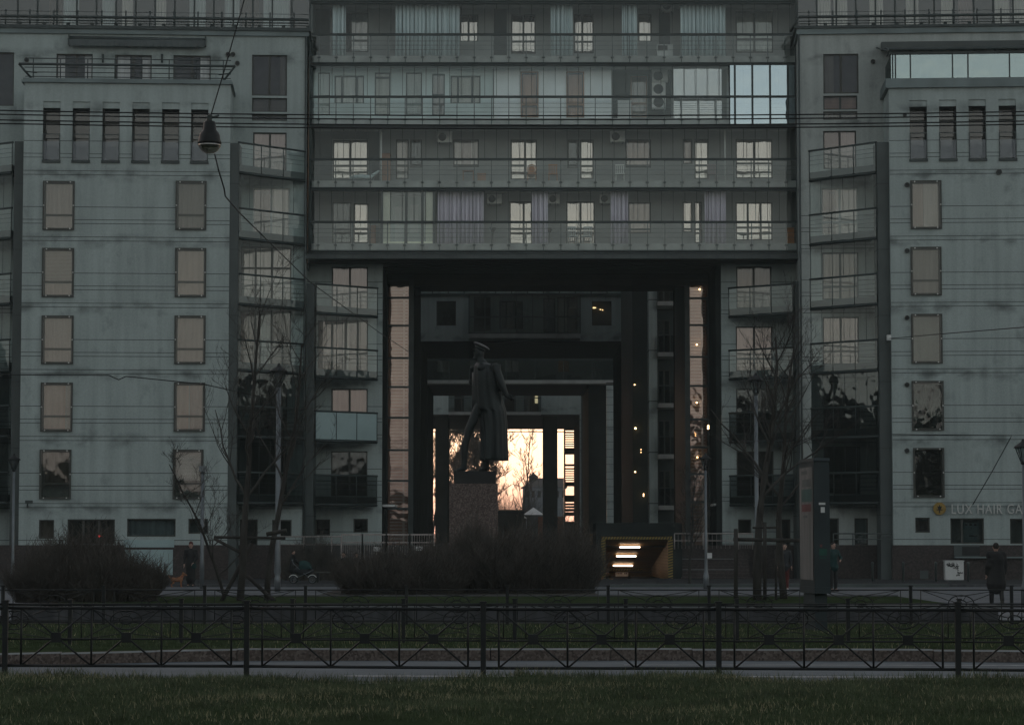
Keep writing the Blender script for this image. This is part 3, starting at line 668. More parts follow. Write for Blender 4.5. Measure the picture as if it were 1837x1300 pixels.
mb = MB(); wall(mb, CB, bL, bR, 15.3, 33.5, holes, 0, 13.0); mb.build('rear_wall', [M['panel'], M['joint'], M['room'], M['panel']], cb)
for s in W_:
    win_parts(cb, CB, s, 0.02)
# cladding that differs from the rest of the rear wall, set 2 cm proud
def clad(x0, y0, x1, y1, m, name='wall_cladding', d=.02, cut=()):
    mb = MB(); q = CB.rect(x0, y0, x1, y1); hs_ = [(*CB.rect(*c), .03) for c in cut]
    wall(mb, CB, q[0], q[1], q[2], q[3], hs_, d, d, back=None); return mb.build(name, [M[m]] * 4, cb)
def loggia_wall(x0, x1, m, wins, Yf):
    fc = Fac(553, Yf); zs = RAIL[6] - 1; hs_ = []
    for s in wins: s['q'] = fc.rect(*s['r']); hs_.append((*s['q'], .45))
    mb = MB(); wall(mb, fc, fc.U(x0), fc.U(x1), zs, RAIL[6] + 1.55, hs_, 0, .5); o = mb.build('loggia_wall', [M[m], M['joint'], M['room'], M[m]], cb)
    for s in wins: win_parts(cb, fc, s, .0)
loggia_wall(556, 884, 'panel_teal', LT, 121.35); loggia_wall(886, 1098, 'panel_white', LWH, 121.25)
clad(1099, 112, 1204, 212, 'panel_dark', cut=[(1130, 135, 1162, 212)])
clad(886, 0, 909, 99, 'panel_dark'); clad(545, -5, 592, 99, 'panel_dark'); clad(1182, -5, 1202, 99, 'panel_dark')
clad(556, 226, 680, 325, 'metal2', cut=[(596, 250, 661, 322)])
# storeys: slab, edge band, balustrade, sliding screens
lower_px = [569.9 + 31.17 * i for i in range(28)]; upper_px = [572.5 + 21.2 * i for i in range(41)]
for k in (4, 5, 6, 7, 8):
    zr = RAIL[k]; zs = zr - 1.0
    mb = MB(); CG.box(mb, uL, uR, zs - .32, zs, -2.0, 0); sl = mb.build('balcony', M['slab'], cb)
    mb = MB()
    CG.box(mb, uL, uR, zs - .40, zs - .32, -.25, .10); CG.box(mb, uL, uR, zs - .50, zs - .43, -.25, .13)
    CG.box(mb, uL, uR, zr - .055, zr + .055, .02, .14)
    for px in lower_px:
        u = CG.U(px); CG.box(mb, u - .022, u + .022, zs - .32, zr - .055, .05, .11); CG.box(mb, u - .07, u + .07, zs - .12, zs - .07, .0, .12)
    for h in (.28, .50, .70): mb.tube([CG.pt(uL, zs + h, .03), CG.pt(uR, zs + h, .03)], .010, 4)
    mb.build('railing', M['metal'], sl)
    mb = MB(); mb.face([CG.pt(uL, zs - .32, .115), CG.pt(uR, zs - .32, .115), CG.pt(uR, zr, .115), CG.pt(uL, zr, .115)]); mb.build('balustrade_glass', M['g_balc' if k != 6 else 'g_teal'], sl)
    if k < 8:
        mb = MB(); zt_ = zr + 1.50
        for i, px in enumerate(upper_px):
            u = CG.U(px); CG.box(mb, u - .010, u + .010, zr + .055, zt_, .04, .08)
        mb.build('screen_mullions', M['metal'], sl)
        mb = MB(); uE = CG.U(1309) if k == 6 else uR
        mb.face([CG.pt(uL, zr, .06), CG.pt(uE, zr, .06), CG.pt(uE, zt_, .06), CG.pt(uL, zt_, .06)]); mb.build('sliding_screens', M['g_up' if k != 6 else 'g_teal'], sl)
# the loggia closed with mirror-like panes at the right end of the second floor
k = 6; zs = RAIL[k] - 1.0; a, b = CG.U(1310), CG.U(1428)
mb = MB(); mb.face([CG.pt(a, zs - .3, .15), CG.pt(b, zs - .3, .15), CG.pt(b, RAIL[k] + 1.5, .15), CG.pt(a, RAIL[k] + 1.5, .15)])
lg = mb.build('loggia_glazing', M['g_sky'], cb)
mb = MB()
for px in (1320.5, 1352, 1384, 1416): u = CG.U(px); CG.box(mb, u - .045, u + .045, zs - .3, RAIL[k] + 1.5, .14, .20)
CG.box(mb, a, b, RAIL[k] - .05, RAIL[k] + .05, .14, .21); CG.box(mb, a, a + .05, zs - .3, RAIL[k] + 1.5, .14, .19)
mb.build('loggia_frame', M['metal'], lg)
mb = MB(); CG.box(mb, a, b, zs, RAIL[k] + 1.5, -1.2, -1.1); mb.build('loggia_blind', M['white'], lg)
# grey reflecting screen beside it
mb = MB(); p_, q_ = CG.U(1211), CG.U(1298); mb.face([CG.pt(p_, zs, -.3), CG.pt(q_, zs, -.3), CG.pt(q_, RAIL[6] + 1.5, -.3), CG.pt(p_, RAIL[6] + 1.5, -.3)]); mb.build('loggia_screen', glass('screen_grey', (.5, .53, .54), .3, .05, (1, 1, 1), .6), cb)
# glazed loggia of cream frames on the lowest floor
k = 4; zs = RAIL[k] - 1.0; mb = MB(); z1_ = RAIL[k] + 1.5
q = (CG.U(684), CG.U(778))
CG.box(mb, CG.U(686), CG.U(699), zs, z1_, -.24, -.2, 0); CG.box(mb, CG.U(763), CG.U(777), zs, z1_, -.24, -.2, 0)
for px in (684, 728, 757, 778): u = CG.U(px); CG.box(mb, u - .06, u + .06, zs, z1_, -.2, -.08, 1)
CG.box(mb, q[0], q[1], zs, zs + .1, -.2, -.1, 0)
lo = mb.build('cream_loggia', [M['cream'], M['metal2']], cb)
mb = MB(); mb.face([CG.pt(q[0], zs, -.15), CG.pt(q[1], zs, -.15), CG.pt(q[1], z1_, -.15), CG.pt(q[0], z1_, -.15)]); mb.build('pane', M['g_soft'], lo)
mb = MB(); CB.box(mb, CB.U(700), CB.U(762), zs, z1_, 0.02, .06); CB.box(mb, CB.U(708), CB.U(722), zs + .3, zs + 2, .06, .08, 1); CB.box(mb, CB.U(735), CB.U(750), zs + .7, zs + 2.1, .06, .08, 1); mb.build('loggia_lining', [M['panel_teal'], M['panel_white']], lo)
# ends
mb = MB(); mb.tube([CG.pt(uL - .03, 14.5, .1), CG.pt(uL - .03, 29, .1)], .04, 8); CG.box(mb, uR, uR + .14, 15.1, 29, -2, .12); CG.box(mb, uL - .02, uL + .1, 15.1, 29, -2, .0); mb.build('end_post', M['metal2'], cb)
# fascia and soffit of the bridge
mb = MB(); CG.box(mb, uL - .2, uR + .2, 15.08, 15.30, -.3, .16)
for px in lower_px: u = CG.U(px); CG.box(mb, u - .012, u + .012, 15.08, 15.30, .16, .165, 1)
mb.build('fascia', [M['metal2'], M['joint']], cb)
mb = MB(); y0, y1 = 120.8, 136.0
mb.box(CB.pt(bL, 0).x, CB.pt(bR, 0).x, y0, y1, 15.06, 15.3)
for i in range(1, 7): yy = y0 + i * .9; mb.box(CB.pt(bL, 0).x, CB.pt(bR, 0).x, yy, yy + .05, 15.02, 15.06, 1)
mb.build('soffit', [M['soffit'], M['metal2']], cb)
# walls either side of the passage, with the lower balcony stacks
zW = 15.06
wl = [dict(r=(595, 479, 660, 556), c=(.5,), k=[('curt', 0, 1, 0, 1)], n='balcony_door')]
for k in (2, 1, 0):
    zf = RAIL[k] - 1.0
    wl.append(dict(q=(CB.U(570 if k == 2 else 595), CB.U(660), zf + .06, zf + (2.5 if k == 2 else 2.2)), c=((.28, .55, .8) if k == 2 else (.5,)), b=() if k == 2 else (.72,), n='balcony_door', g='g_pane' if k else 'g_dark',
                   k=[[('curt_warm', 0, .4, 0, 1), ('curt_white', .5, .62, 0, 1)], [('curt_warm', 0, 1, 0, 1)], [('curt_brown', 0, 1, 0, 1)]][2 - k]))
wl += [dict(r=(566, 931, 592, 960), c=(), g='g_dark', k=[('curt', .1, .9, 0, .6)]), dict(r=(634, 930, 660, 955), c=(), g='g_dark', k=())]
facade(cb, 'passage_wall', CB, CB.U(548), CB.U(686), 1.62, zW, wl, 0, joints(RAIL[5] + .35 - 2.985 * 5), ('stucco', 'joint', 'room', 'reveal'), (), 6)
wr = [dict(r=(1321, 478, 1384, 553), c=(.5,), k=[('curt_warm', 0, .45, 0, 1), ('curt', .5, 1, 0, 1)], n='balcony_door')]
for k in (2, 1, 0):
    zf = RAIL[k] - 1.0
    wr.append(dict(q=(CB.U(1320), CB.U(1386), zf + .06, zf + 2.2), c=(.5,), b=(.72,), n='balcony_door', g='g_pane' if k == 2 else 'g_dark', k=[[('curt_warm', 0, 1, 0, 1)], [('curt_brown', .5, 1, 0, 1)], []][2 - k]))
wr += [dict(r=(1324, 931, 1348, 958), c=(), g='g_dark', k=()), dict(r=(1392, 931, 1418, 985), c=(), g='g_dark', k=(), n='street_door')]
facade(cb, 'passage_wall', CB, CB.U(1294), CB.U(1442), 1.62, zW, wr, 0, joints(RAIL[5] + .35 - 2.985 * 5), ('stucco', 'joint', 'room', 'reveal'), (), 6)
mb = MB(); CB.box(mb, CB.U(545), CB.U(686), 0, 1.62, -5, .06); mb.build('plinth', M['plinth'], cb); mb = MB(); CB.box(mb, CB.U(1294), CB.U(1442), 0, 1.62, -5, .06); mb.build('plinth', M['plinth'], cb)
balcony_stack(cb, CB, plan(565, 119.9), plan(675, 122.0), (plan(549, 119.7)[0], plan(563, 119.7)[0], 119.7, 121.2, ZY(509, 119.9)), (3, 2, 1, 0), (2,), (1,))
balcony_stack(cb, CB, plan(1425, 119.9), plan(1310, 122.0), (plan(1428, 119.7)[0], plan(1443, 119.7)[0], 119.7, 121.2, ZY(505, 119.9)), (3, 2, 1, 0), ())
# the two stair towers whose glass ends face the street
def stair_tower(x0, x1, Y, ys, zt_, name='stair_tower'):
    fa = Fac(x0, Y); a, b = 0, fa.U(x1)
    mb = MB(); fa.box(mb, a - .25, a, 0, zt_, -8, 0); fa.box(mb, b, b + .25, 0, zt_, -8, 0); fa.box(mb, a - .25, b + .25, zt_, zt_ + .6, -8, 0)
    for py in ys: z = fa.Z(py); fa.box(mb, a, b, z - .05, z + .05, -.3, .03)
    for k in range(5):          # half landings and flights seen through the glass
        z = 1.7 + 2.985 * k; fa.box(mb, a, b, z, z + .18, -8, -2)
    o = mb.build(name, M['metal'], cb)
    mb = MB(); mb.face([fa.pt(a, .5, 0), fa.pt(b, .5, 0), fa.pt(b, zt_, 0), fa.pt(a, zt_, 0)]); mb.build('glazing', M['g_lift'], o)
    mb = MB(); ms = MB()
    for k in range(10):
        z = 1.9 + 1.49 * k
        for j in range(9):
            t_ = j / 8; fa.box(ms, a + .1, b - .1, z + t_ * 1.3, z + t_ * 1.3 + .05, -.85, -.78)
    fa.box(mb, a, b, .5, zt_, -1.2, -1.1); mb.build('reflection_backing', M['pinkish'], o); fa.box(ms, b - .3, b - .2, .5, zt_, -.7, -.6); ms.build('stair_flight', M['curt_white'], o)  # pink backing and pale slats carry the reflection wanted in the glass
    return fa, o
ys_l = (534, 584, 642, 694, 749, 807, 862, 912)
fa, st1 = stair_tower(695, 733, 127.0, ys_l, ZY(505, 127))
fb, st2 = stair_tower(1238, 1270, 127.0, (535, 583, 640, 692, 752, 802, 850, 900), ZY(505, 127))
for px, py in ((1250, 618), (1250, 722), (1251, 820), (1255, 519)):
    mb = MB(); u, z = fb.uz(px, py, -.6); mb.ell(fb.pt(u, z, -.6), .045, .045, .04, 8, 6); mb.build('landing_lamp', M['bulb'], st2)
mb = MB(); fa.box(mb, fa.U(686) , fa.U(1292), ZY(512, 127), 15.06, -1.0, .0)
fa.box(mb, fa.U(690), fa.U(1285), 14.75, 14.8, 0, .05)
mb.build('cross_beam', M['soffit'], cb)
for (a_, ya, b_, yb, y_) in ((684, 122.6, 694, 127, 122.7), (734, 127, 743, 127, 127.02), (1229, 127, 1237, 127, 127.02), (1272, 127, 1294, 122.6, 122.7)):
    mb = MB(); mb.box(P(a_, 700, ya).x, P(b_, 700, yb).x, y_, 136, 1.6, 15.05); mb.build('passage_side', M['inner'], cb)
for px, py in ((1270.5, 764), (1270.5, 768)):
    mb = MB(); mb.ell(P(px, py, 122.4), .05, .05, .05, 8, 6); mb.build('wall_lamp', M['bulb'], cb)
mb = MB(); fa.box(mb, fa.U(686), fa.U(716), ZY(904, 122), ZY(908, 122), 1.5, 4.0); fa.box(mb, fa.U(1268), fa.U(1299), ZY(902, 122), ZY(906, 122), 1.5, 4.0); mb.build('canopy', M['white'], cb)

# ================================================================ blocks behind, standing one after the other across the passage
def gallery_block(name_label, Y0, Y1, x0, x1, z0, z1, wins, bal=None, legs=(), m='stucco', grp='blocks straddling the passage'):
    fa = Fac(x0, Y0); b = fa.U(x1)
    t_ = thing('apartment_building', name_label, 'building', (P(918, 900, Y0).x, Y0, 1.6), grp)
    facade(t_, 'front_wall', fa, 0, b, z0, z1, wins, 0, (), (m, 'joint', 'room', 'reveal'), (), Y1 - Y0)
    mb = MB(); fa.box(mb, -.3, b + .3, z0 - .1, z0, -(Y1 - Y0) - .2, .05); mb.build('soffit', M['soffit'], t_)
    for (p_, q_, ya, yb) in legs:
        mb = MB(); a_, b_ = sorted((P(p_, 700, ya).x, P(q_, 700, ya).x)); mb.box(a_, b_, ya, yb, 1.6, z0 - .1); mb.build('pier', M['inner'], t_)
    if bal:
        bx0, bx1, zb0, zb1, ztop = bal; a_, b_ = fa.U(bx0), fa.U(bx1)
        mb = MB(); fa.box(mb, a_, b_, zb0 - .28, zb0, .02, 1.6); sl = mb.build('balcony', M['slab'], t_)
        mb = MB(); n = 7
        for i in range(n + 1):
            u = a_ + (b_ - a_) * i / n; fa.box(mb, u - .03, u + .03, zb0, ztop, 1.5, 1.56)
        for zz in (zb1, ztop - .05, zb0 + .02): fa.box(mb, a_, b_, zz - .05, zz + .05, 1.49, 1.58)
        mb.build('railing', M['metal'], sl)
        mb = MB(); mb.face([fa.pt(a_, zb0, 1.53), fa.pt(b_, zb0, 1.53), fa.pt(b_, ztop, 1.53), fa.pt(a_, ztop, 1.53)]); mb.build('balustrade_glass', M['g_dark'], sl)
    return t_, fa
z2 = ZY(612, 169); b2, f2 = gallery_block('pale block beyond the first courtyard with two small square windows and a long glazed balcony', 169, 183.6, 743, 1138, z2, 27,
    [dict(r=(783, 540, 818, 584), c=(), g='g_dark', k=()), dict(r=(1062, 540, 1097, 584), c=(), g='g_dark', k=()),
     dict(r=(850, 533, 880, 595), c=(.5,), g='g_dark', k=(), n='balcony_door'), dict(r=(896, 540, 938, 590), c=(.3, .7), g='g_soft', k=[('curt_white', 0, 1, 0, 1)]), dict(r=(975, 535, 996, 596), c=(), k=[('curt_teal', 0, 1, 0, 1)], n='balcony_door'), dict(r=(1000, 533, 1036, 600), c=(.5,), k=[('curt_white', 0, .55, 0, 1), ('curt_white', .6, 1, 0, .3)], g='g_soft')],
    (842, 1040, ZY(602, 169), ZY(572, 169), ZY(530, 169)), ((700, 755, 170, 183), (1114, 1138, 170, 183)))
# glass parapet of the gallery above
mb = MB(); fb2 = f2; za, zb = ZY(527, 169), ZY(515, 169)
fb2.box(mb, 0, f2.U(1228), za - .1, za, .05, .2)
for i in range(18): u = f2.U(747 + 28.5 * i); fb2.box(mb, u - .03, u + .03, za, zb + .5, .1, .16)
mb.build('gallery_rail', M['metal'], b2)
mb = MB(); mb.face([f2.pt(0, za, .22), f2.pt(f2.U(1228), za, .22), f2.pt(f2.U(1228), zb + 1, .22), f2.pt(0, zb + 1, .22)]); mb.build('gallery_glass', M['g_balc'], b2)
for px, py, w__ in ((1066, 552, .22), (1077, 555, .06), (1081, 556, .06)):
    mb = MB(); c_ = f2.pt(*f2.uz(px, py, -.4), -.4); mb.box(c_.x - w__ / 2, c_.x + w__ / 2, c_.y, c_.y + .05, c_.z - .03, c_.z + .03); mb.build('ceiling_light', M['bulb'], b2)
z3 = ZY(685, 210); b3, f3 = gallery_block('dark block behind it carrying a full-width glass balcony with curtained windows', 210, 228, 752, 1114, z3, 27,
    [dict(r=(783, 645, 806, 668), c=(), k=[('curt_white', 0, 1, 0, 1)]), dict(r=(905, 645, 932, 668), c=(.5,), k=[('curt_white', 0, 1, 0, 1)]), dict(r=(1000, 645, 1022, 668), c=(), k=[('orange', 0, 1, 0, 1)], g='g_soft'), dict(r=(842, 645, 860, 668), c=(), k=[('curt_white', 0, 1, 0, 1)])],
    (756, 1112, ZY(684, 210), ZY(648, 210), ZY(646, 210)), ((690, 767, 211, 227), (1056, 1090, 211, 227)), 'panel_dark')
z4 = ZY(743, 261); b4, f4 = gallery_block('farthest pale block over the passage exit with a small lit balcony window', 261, 293, 765, 1042, z4, 27,
    [dict(r=(815, 708, 832, 738), c=(), g='g_dark', k=()), dict(r=(905, 708, 925, 738), c=(), g='g_dark', k=()), dict(r=(940, 708, 966, 738), c=(.5,), g='g_soft', k=[('curt_white', 0, .4, 0, 1)])],
    (806, 970, ZY(740, 261), ZY(715, 261), ZY(706, 261)), ((781, 803, 262, 270), (975, 1000, 262, 270), (690, 752, 262, 292), (758, 760, 280, 281), (764, 766, 280, 281), (1042, 1100, 262, 292)))
mb = MB(); c_ = f4.pt(*f4.uz(963, 716, -.2), -.2); mb.box(c_.x - .2, c_.x + .2, c_.y, c_.y + .04, c_.z - .4, c_.z + .4); mb.build('lit_window', emit('dim_lit_window', (.9, .72, .45), .35), b4)
mb = MB(); mb.tube([P(755, 774, 291), P(1012, 774, 291)], .06, 6); mb.build('exit_rail', M['metal'], b4)
# louvred escape stair beside the exit
lv = thing('stair_tower', 'open escape stair with bright gaps between its slats beside the passage exit', 'stair tower', (P(1022, 900, 290).x, 290, 1.6))
mb = MB(); fl = Fac(1011, 290.0); b_ = fl.U(1041)
gaps = [(744, 747), (765, 768), (772, 774), (777, 779), (781, 783), (785, 787), (789, 791), (793, 795), (797, 799), (801, 803), (815, 832), (836, 839), (842, 844), (846, 848), (850, 852), (854, 856), (858, 860), (862, 864), (872, 888), (900, 902), (906, 907), (911, 912), (917, 918), (925, 935)]
prev = 700
for g0, g1 in gaps:
    mb = MB(); fl.box(mb, fl.U(1014), fl.U(1030), fl.Z(g0), fl.Z(prev), -.12, 0); prev = g1; mb.build('slat', M['metal'], lv)
mb = MB(); fl.box(mb, fl.U(1014), fl.U(1030), 1.6, fl.Z(prev), -.12, 0); mb.build('slat', M['metal'], lv)
mb = MB(); fl.box(mb, fl.U(1011.5), fl.U(1014), 1.6, fl.Z(765), -2, .05); mb.build('stair_frame', M['metal'], lv); mb = MB(); fl.box(mb, fl.U(1030), b_, 1.6, fl.Z(700), -2, .05); mb.build('stair_frame', M['metal'], lv)
# courtyard flank on the right with stacked dark balconies, and its mate on the left
fk = thing('apartment_building', 'shadowed block right of the first courtyard with stacked balconies and warm lamps', 'building', (P(1190, 900, 150).x, 150, 1.6))
ff = Fac(1138, 150.0); eb = ff.U(1300)
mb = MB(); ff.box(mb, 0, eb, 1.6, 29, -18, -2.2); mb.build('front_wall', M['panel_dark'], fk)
mb = MB(); ff.box(mb, ff.U(1164), ff.U(1179), 1.6, 29, -1.6, 0)
for k in range(9):
    z = RAIL[k] - .9; ff.box(mb, ff.U(1164) - .01, ff.U(1179) + .01, z, z + .05, -1.6, .01, 1)
mb.build('pier', [M['stucco'], M['joint']], fk)
for k in range(7):
    zs = RAIL[k] - 1.0; mb = MB(); ff.box(mb, ff.U(1179) + .02, ff.U(1214), zs - .25, zs, -2.2, .3); sl = mb.build('balcony', M['slab'], fk)
    mb = MB(); ff.box(mb, ff.U(1180), ff.U(1213), zs + 1.0, zs + 1.06, .2, .28)
    for i in range(4): u = ff.U(1180 + 11 * i); ff.box(mb, u - .02, u + .02, zs, zs + 1, .2, .26)
    mb.build('railing', M['metal'], sl)
    mb = MB(); mb.face([ff.pt(ff.U(1180), zs, .24), ff.pt(ff.U(1213), zs, .24), ff.pt(ff.U(1213), zs + 1, .24), ff.pt(ff.U(1180), zs + 1, .24)]); mb.build('balustrade_glass', M['g_dark'], sl)
    win_parts(fk, ff, dict(q=(ff.U(1184), ff.U(1206), zs + .05, zs + 2.1), c=(.5,), g='g_dark', k=[('curt_teal', .0, .5, 0, 1)] if k % 2 else (), n='balcony_door'), -2.05)
mb = MB()
for i in range(9): u = ff.U(1216 + 1.6 * i); ff.box(mb, u, u + .03, 1.6, 20, .2 - i * .15, .26 - i * .15)
mb.build('slat_screen', M['metal2'], fk)
for px, py, r_ in ((1138.5, 690, .05), (1140, 768, .085), (1139.5, 846, .06), (1154.5, 886, .05), (1154.5, 889, .05), (1150, 806, .03), (1150, 811, .03)):
    mb = MB(); p = P(px, py, 151.9); mb.ell(p, r_ * .7, r_ * .7, r_ * .7, 8, 6); mb.build('wall_lamp', M['bulb'], fk)
# slim grey piers farther in
for px0, px1, Y, top, lab in ((1040, 1055, 258, 700, 'slim grey pier nearest the passage exit'), (1088, 1108, 207, 690, 'broader grey pier standing below the full-width glass balcony')):
    mb = MB(); a_, b_ = P(px0, 700, Y).x, P(px1, 700, Y).x; mb.box(a_, b_, Y, Y + .8, 1.6, ZY(top, Y) - .05)
    for k in range(22): z = 2 + k * .6; mb.box(a_ - .01, b_ + .01, Y - .01, Y + .8, z, z + .03, 1)
    tag(mb.build('pier', [M['stucco'], M['joint']], None, ((a_ + b_) / 2, Y, 1.6)), lab, 'pier')
# dark infill wall of the right-hand ranges deeper in
rg = thing('apartment_building', 'dim range along the right side deep inside the passage with sunset glints painted as orange strips', 'building', (P(1120, 900, 230).x, 230, 1.6))
fr_ = Fac(1056, 232.0)
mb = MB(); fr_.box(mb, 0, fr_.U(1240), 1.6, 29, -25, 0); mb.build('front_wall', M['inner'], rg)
for px in (1057, 1061, 1115, 1120, 1124):
    mb = MB(); fr_.box(mb, fr_.U(px), fr_.U(px + 2), fr_.Z(930 if px < 1100 else 880), fr_.Z(765), .05, .35); mb.build('window_reveal', M['orange'], rg)  # glints of the low sun painted on as orange strips
for k in range(5):
    for px in (1066, 1078):
        zf = RAIL[k] - 1
        win_parts(rg, fr_, dict(q=(fr_.U(px), fr_.U(px + 9), zf + .2, zf + 2), c=(), g='g_dark', k=()), .15)
lg_ = thing('apartment_building', 'dim range along the left side deep inside the passage', 'building', (P(730, 900, 190).x, 190, 1.6))
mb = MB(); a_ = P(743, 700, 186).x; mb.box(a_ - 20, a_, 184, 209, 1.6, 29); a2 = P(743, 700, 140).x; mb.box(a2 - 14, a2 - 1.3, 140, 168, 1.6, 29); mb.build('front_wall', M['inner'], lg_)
# ================================================================ GROUND
def grassmat(name, g, dry, scale=1.2):
    m, t, b = _new(name); b.inputs['Roughness'].default_value = 0.9; b.inputs['Specular IOR Level'].default_value = 0.0
    tc = t.nodes.new('ShaderNodeTexCoord'); n1 = t.nodes.new('ShaderNodeTexNoise'); n1.inputs['Scale'].default_value = scale; n1.inputs['Detail'].default_value = 8; n1.inputs['Roughness'].default_value = .65
    n2 = t.nodes.new('ShaderNodeTexNoise'); n2.inputs['Scale'].default_value = 35; n2.inputs['Detail'].default_value = 3
    t.links.new(tc.outputs['Object'], n1.inputs['Vector']); t.links.new(tc.outputs['Object'], n2.inputs['Vector'])
    r = t.nodes.new('ShaderNodeValToRGB'); e = r.color_ramp.elements
    e[0].position = .35; e[0].color = (g[0] * .6, g[1] * .6, g[2] * .6, 1); e[1].position = .72; e[1].color = (*dry, 1); k = e.new(.55); k.color = (*g, 1)
    mx = t.nodes.new('ShaderNodeMix'); mx.data_type = 'FLOAT'; mx.inputs[0].default_value = .35
    t.links.new(n1.outputs[0], mx.inputs[2]); t.links.new(n2.outputs[0], mx.inputs[3]); t.links.new(mx.outputs[0], r.inputs[0])
    t.links.new(r.outputs[0], b.inputs['Base Color']); return m
M['lawn'] = grassmat('lawn_turf', (0.033, 0.047, 0.023), (0.078, 0.074, 0.043))
M['asphalt'] = mat('asphalt', (0.066, 0.085, 0.096), 0.75, 0, 0.22, 1.4, 0.3, 0.2, (1, 1, 1), 8)
M['asphalt_far'] = mat('asphalt_pale', (0.15, 0.155, 0.16), 1.0, 0, 0.2, 0.5, 0.0, 0, (1, 1, 1), 8)
M['paving'] = mat('paving', (0.06, 0.06, 0.06), 1.0, 0, 0.2, 0.9, 0.0)
M['kerb'] = granite('kerb_granite', (0.05, 0.035, 0.03), (0.10, 0.075, 0.062), (0.15, 0.12, 0.105), 30)
M['paint'] = mat('road_paint', (0.35, 0.36, 0.36), 0.8, 0, 0.35, 5, 0.2, 0, (1, 1, 1), 8)
M['concrete'] = mat('planter_concrete', (0.075, 0.076, 0.08), 0.85, 0, 0.3, 1.6, 0.2, 0, (3, 1, 0.5), 7)
M['concrete_top'] = mat('planter_coping', (0.20, 0.21, 0.21), 0.8, 0, 0.2, 2)
M['soil'] = mat('soil', (0.03, 0.026, 0.02), 0.95, 0, 0.4, 3)
mb = MB(); mb.face([(-400, -300, -.02), (400, -300, -.02), (400, 900, -.02), (-400, 900, -.02)]); struct('ground', mb, M['paving'])
def strip(name, m, xs, y0s, y1s, z, mats=None):
    mb = MB()
    for i in range(len(xs) - 1): mb.face([(xs[i], y0s[i], z), (xs[i + 1], y0s[i + 1], z), (xs[i + 1], y1s[i + 1], z), (xs[i], y1s[i], z)])
    return struct(name, mb, m)
KX = [-60, -11, -7.4, -5.9, -4, 3, 6.5, 9, 60]; KY = [33.8, 35.3, 36.2, 37.4, 38.2, 38.3, 37.9, 37.4, 33]
strip('road', M['asphalt'], [-60, 60], [30, 30], [60, 60], .0)
strip('road_line', M['paint'], [1.6, 4, 8, 30], [36.75, 36.75, 36.6, 35], [36.85, 36.85, 36.7, 35.1], .006)
strip('road_line', M['paint'], [-2.2, .2, 8, 30], [33.7, 33.6, 33.3, 32.6], [33.9, 33.8, 33.5, 32.8], .006)
# granite kerb stones along the middle lawn
mb = MB()
x = -40.0
def ky(x):
    for i in range(len(KX) - 1):
        if KX[i] <= x <= KX[i + 1]: t_ = (x - KX[i]) / (KX[i + 1] - KX[i]); return KY[i] + t_ * (KY[i + 1] - KY[i])
    return KY[-1]
i = 0
while x < 40:
    L = rnd.uniform(1.0, 1.9); j = rnd.uniform(-.015, .015); zt_ = .175 + rnd.uniform(-.01, .006)
    a, b = x + .006, x + L - .006
    c = [(a, ky(a) + j, -.01), (b, ky(b) + j, -.01), (b, ky(b) + .17, -.01), (a, ky(a) + .17, -.01), (a, ky(a) + j, zt_ - .02), (b, ky(b) + j, zt_ - .02), (b, ky(b) + .17, zt_), (a, ky(a) + .17, zt_)]
    mb.box8(c)
    mb.face([(a, ky(a) + j, zt_ - .02), (b, ky(b) + j, zt_ - .02), (b, ky(b) + j + .025, zt_ + .002), (a, ky(a) + j + .025, zt_ + .002)], 1)
    x += L
struct('kerb', mb, [M['kerb'], M['concrete_top']])
strip('middle_lawn', M['lawn'], KX, [v + .16 for v in KY], [52] * len(KX), .155)
strip('lawn_fringe', M['soil'], [-60, 60], [50.4, 50.4], [50.9, 50.9], .16)
# low wall of the raised bed
wa, wb = G(20, 1112, .16).x * 51 / G(20, 1112, .16).y, P(1791, 1100, 51).x
pw = thing('low_wall', 'long low concrete wall with a pale coping holding up the raised lawn', 'wall', ((wa + wb) / 2, 51, .16))
mb = MB(); mb.box(wa, wb, 51.0, 51.5, 0, .44); mb.build('wall_face', M['concrete'], pw)
mb = MB(); x = wa - .05
while x < wb:
    L = rnd.uniform(1.6, 2.4); mb.box(x, min(x + L - .01, wb + .05), 50.97, 51.9, .44, .50); x += L
mb.build('coping', M['concrete_top'], pw)
strip('raised_lawn', M['lawn'], [wa, wb - .2], [51.5, 51.5], [63, 63], .43)
mb = MB(); mb.box(wa, wb - .2, 62.9, 63.2, 0, .46); struct('kerb', mb, M['concrete'])
mb = MB(); mb.box(P(590, 1000, 70).x, P(1065, 1000, 70).x, 63.2, 82, 0, .40); struct('statue_bed', mb, M['soil'])
strip('street', M['asphalt_far'], [-90, 90], [60.2, 60.2], [101, 101], .0)
mb = MB(); mb.box(-90, 90, 101, 101.3, 0, .10); struct('pavement_kerb', mb, M['concrete'])
mb = MB(); mb.box(-90, 90, 101.3, 118, 0, .09); struct('pavement', mb, M['paving'])
# terrace under the passage
mb = MB(); GX0, GX1 = P(1079, 1000, 118).x, P(1206, 1000, 118).x; mb.box(P(560, 900, 122.6).x, GX0 - .02, 121.5, 300, 0, 1.6); mb.box(GX1 + .02, P(1300, 900, 122.6).x, 121.5, 300, 0, 1.6); mb.box(GX0 - .02, GX1 + .02, 137, 300, 0, 1.6); mb.box(GX0 - .02, GX1 + .02, 122.6, 137, 1.5, 1.6); struct('passage_floor', mb, M['paving'])
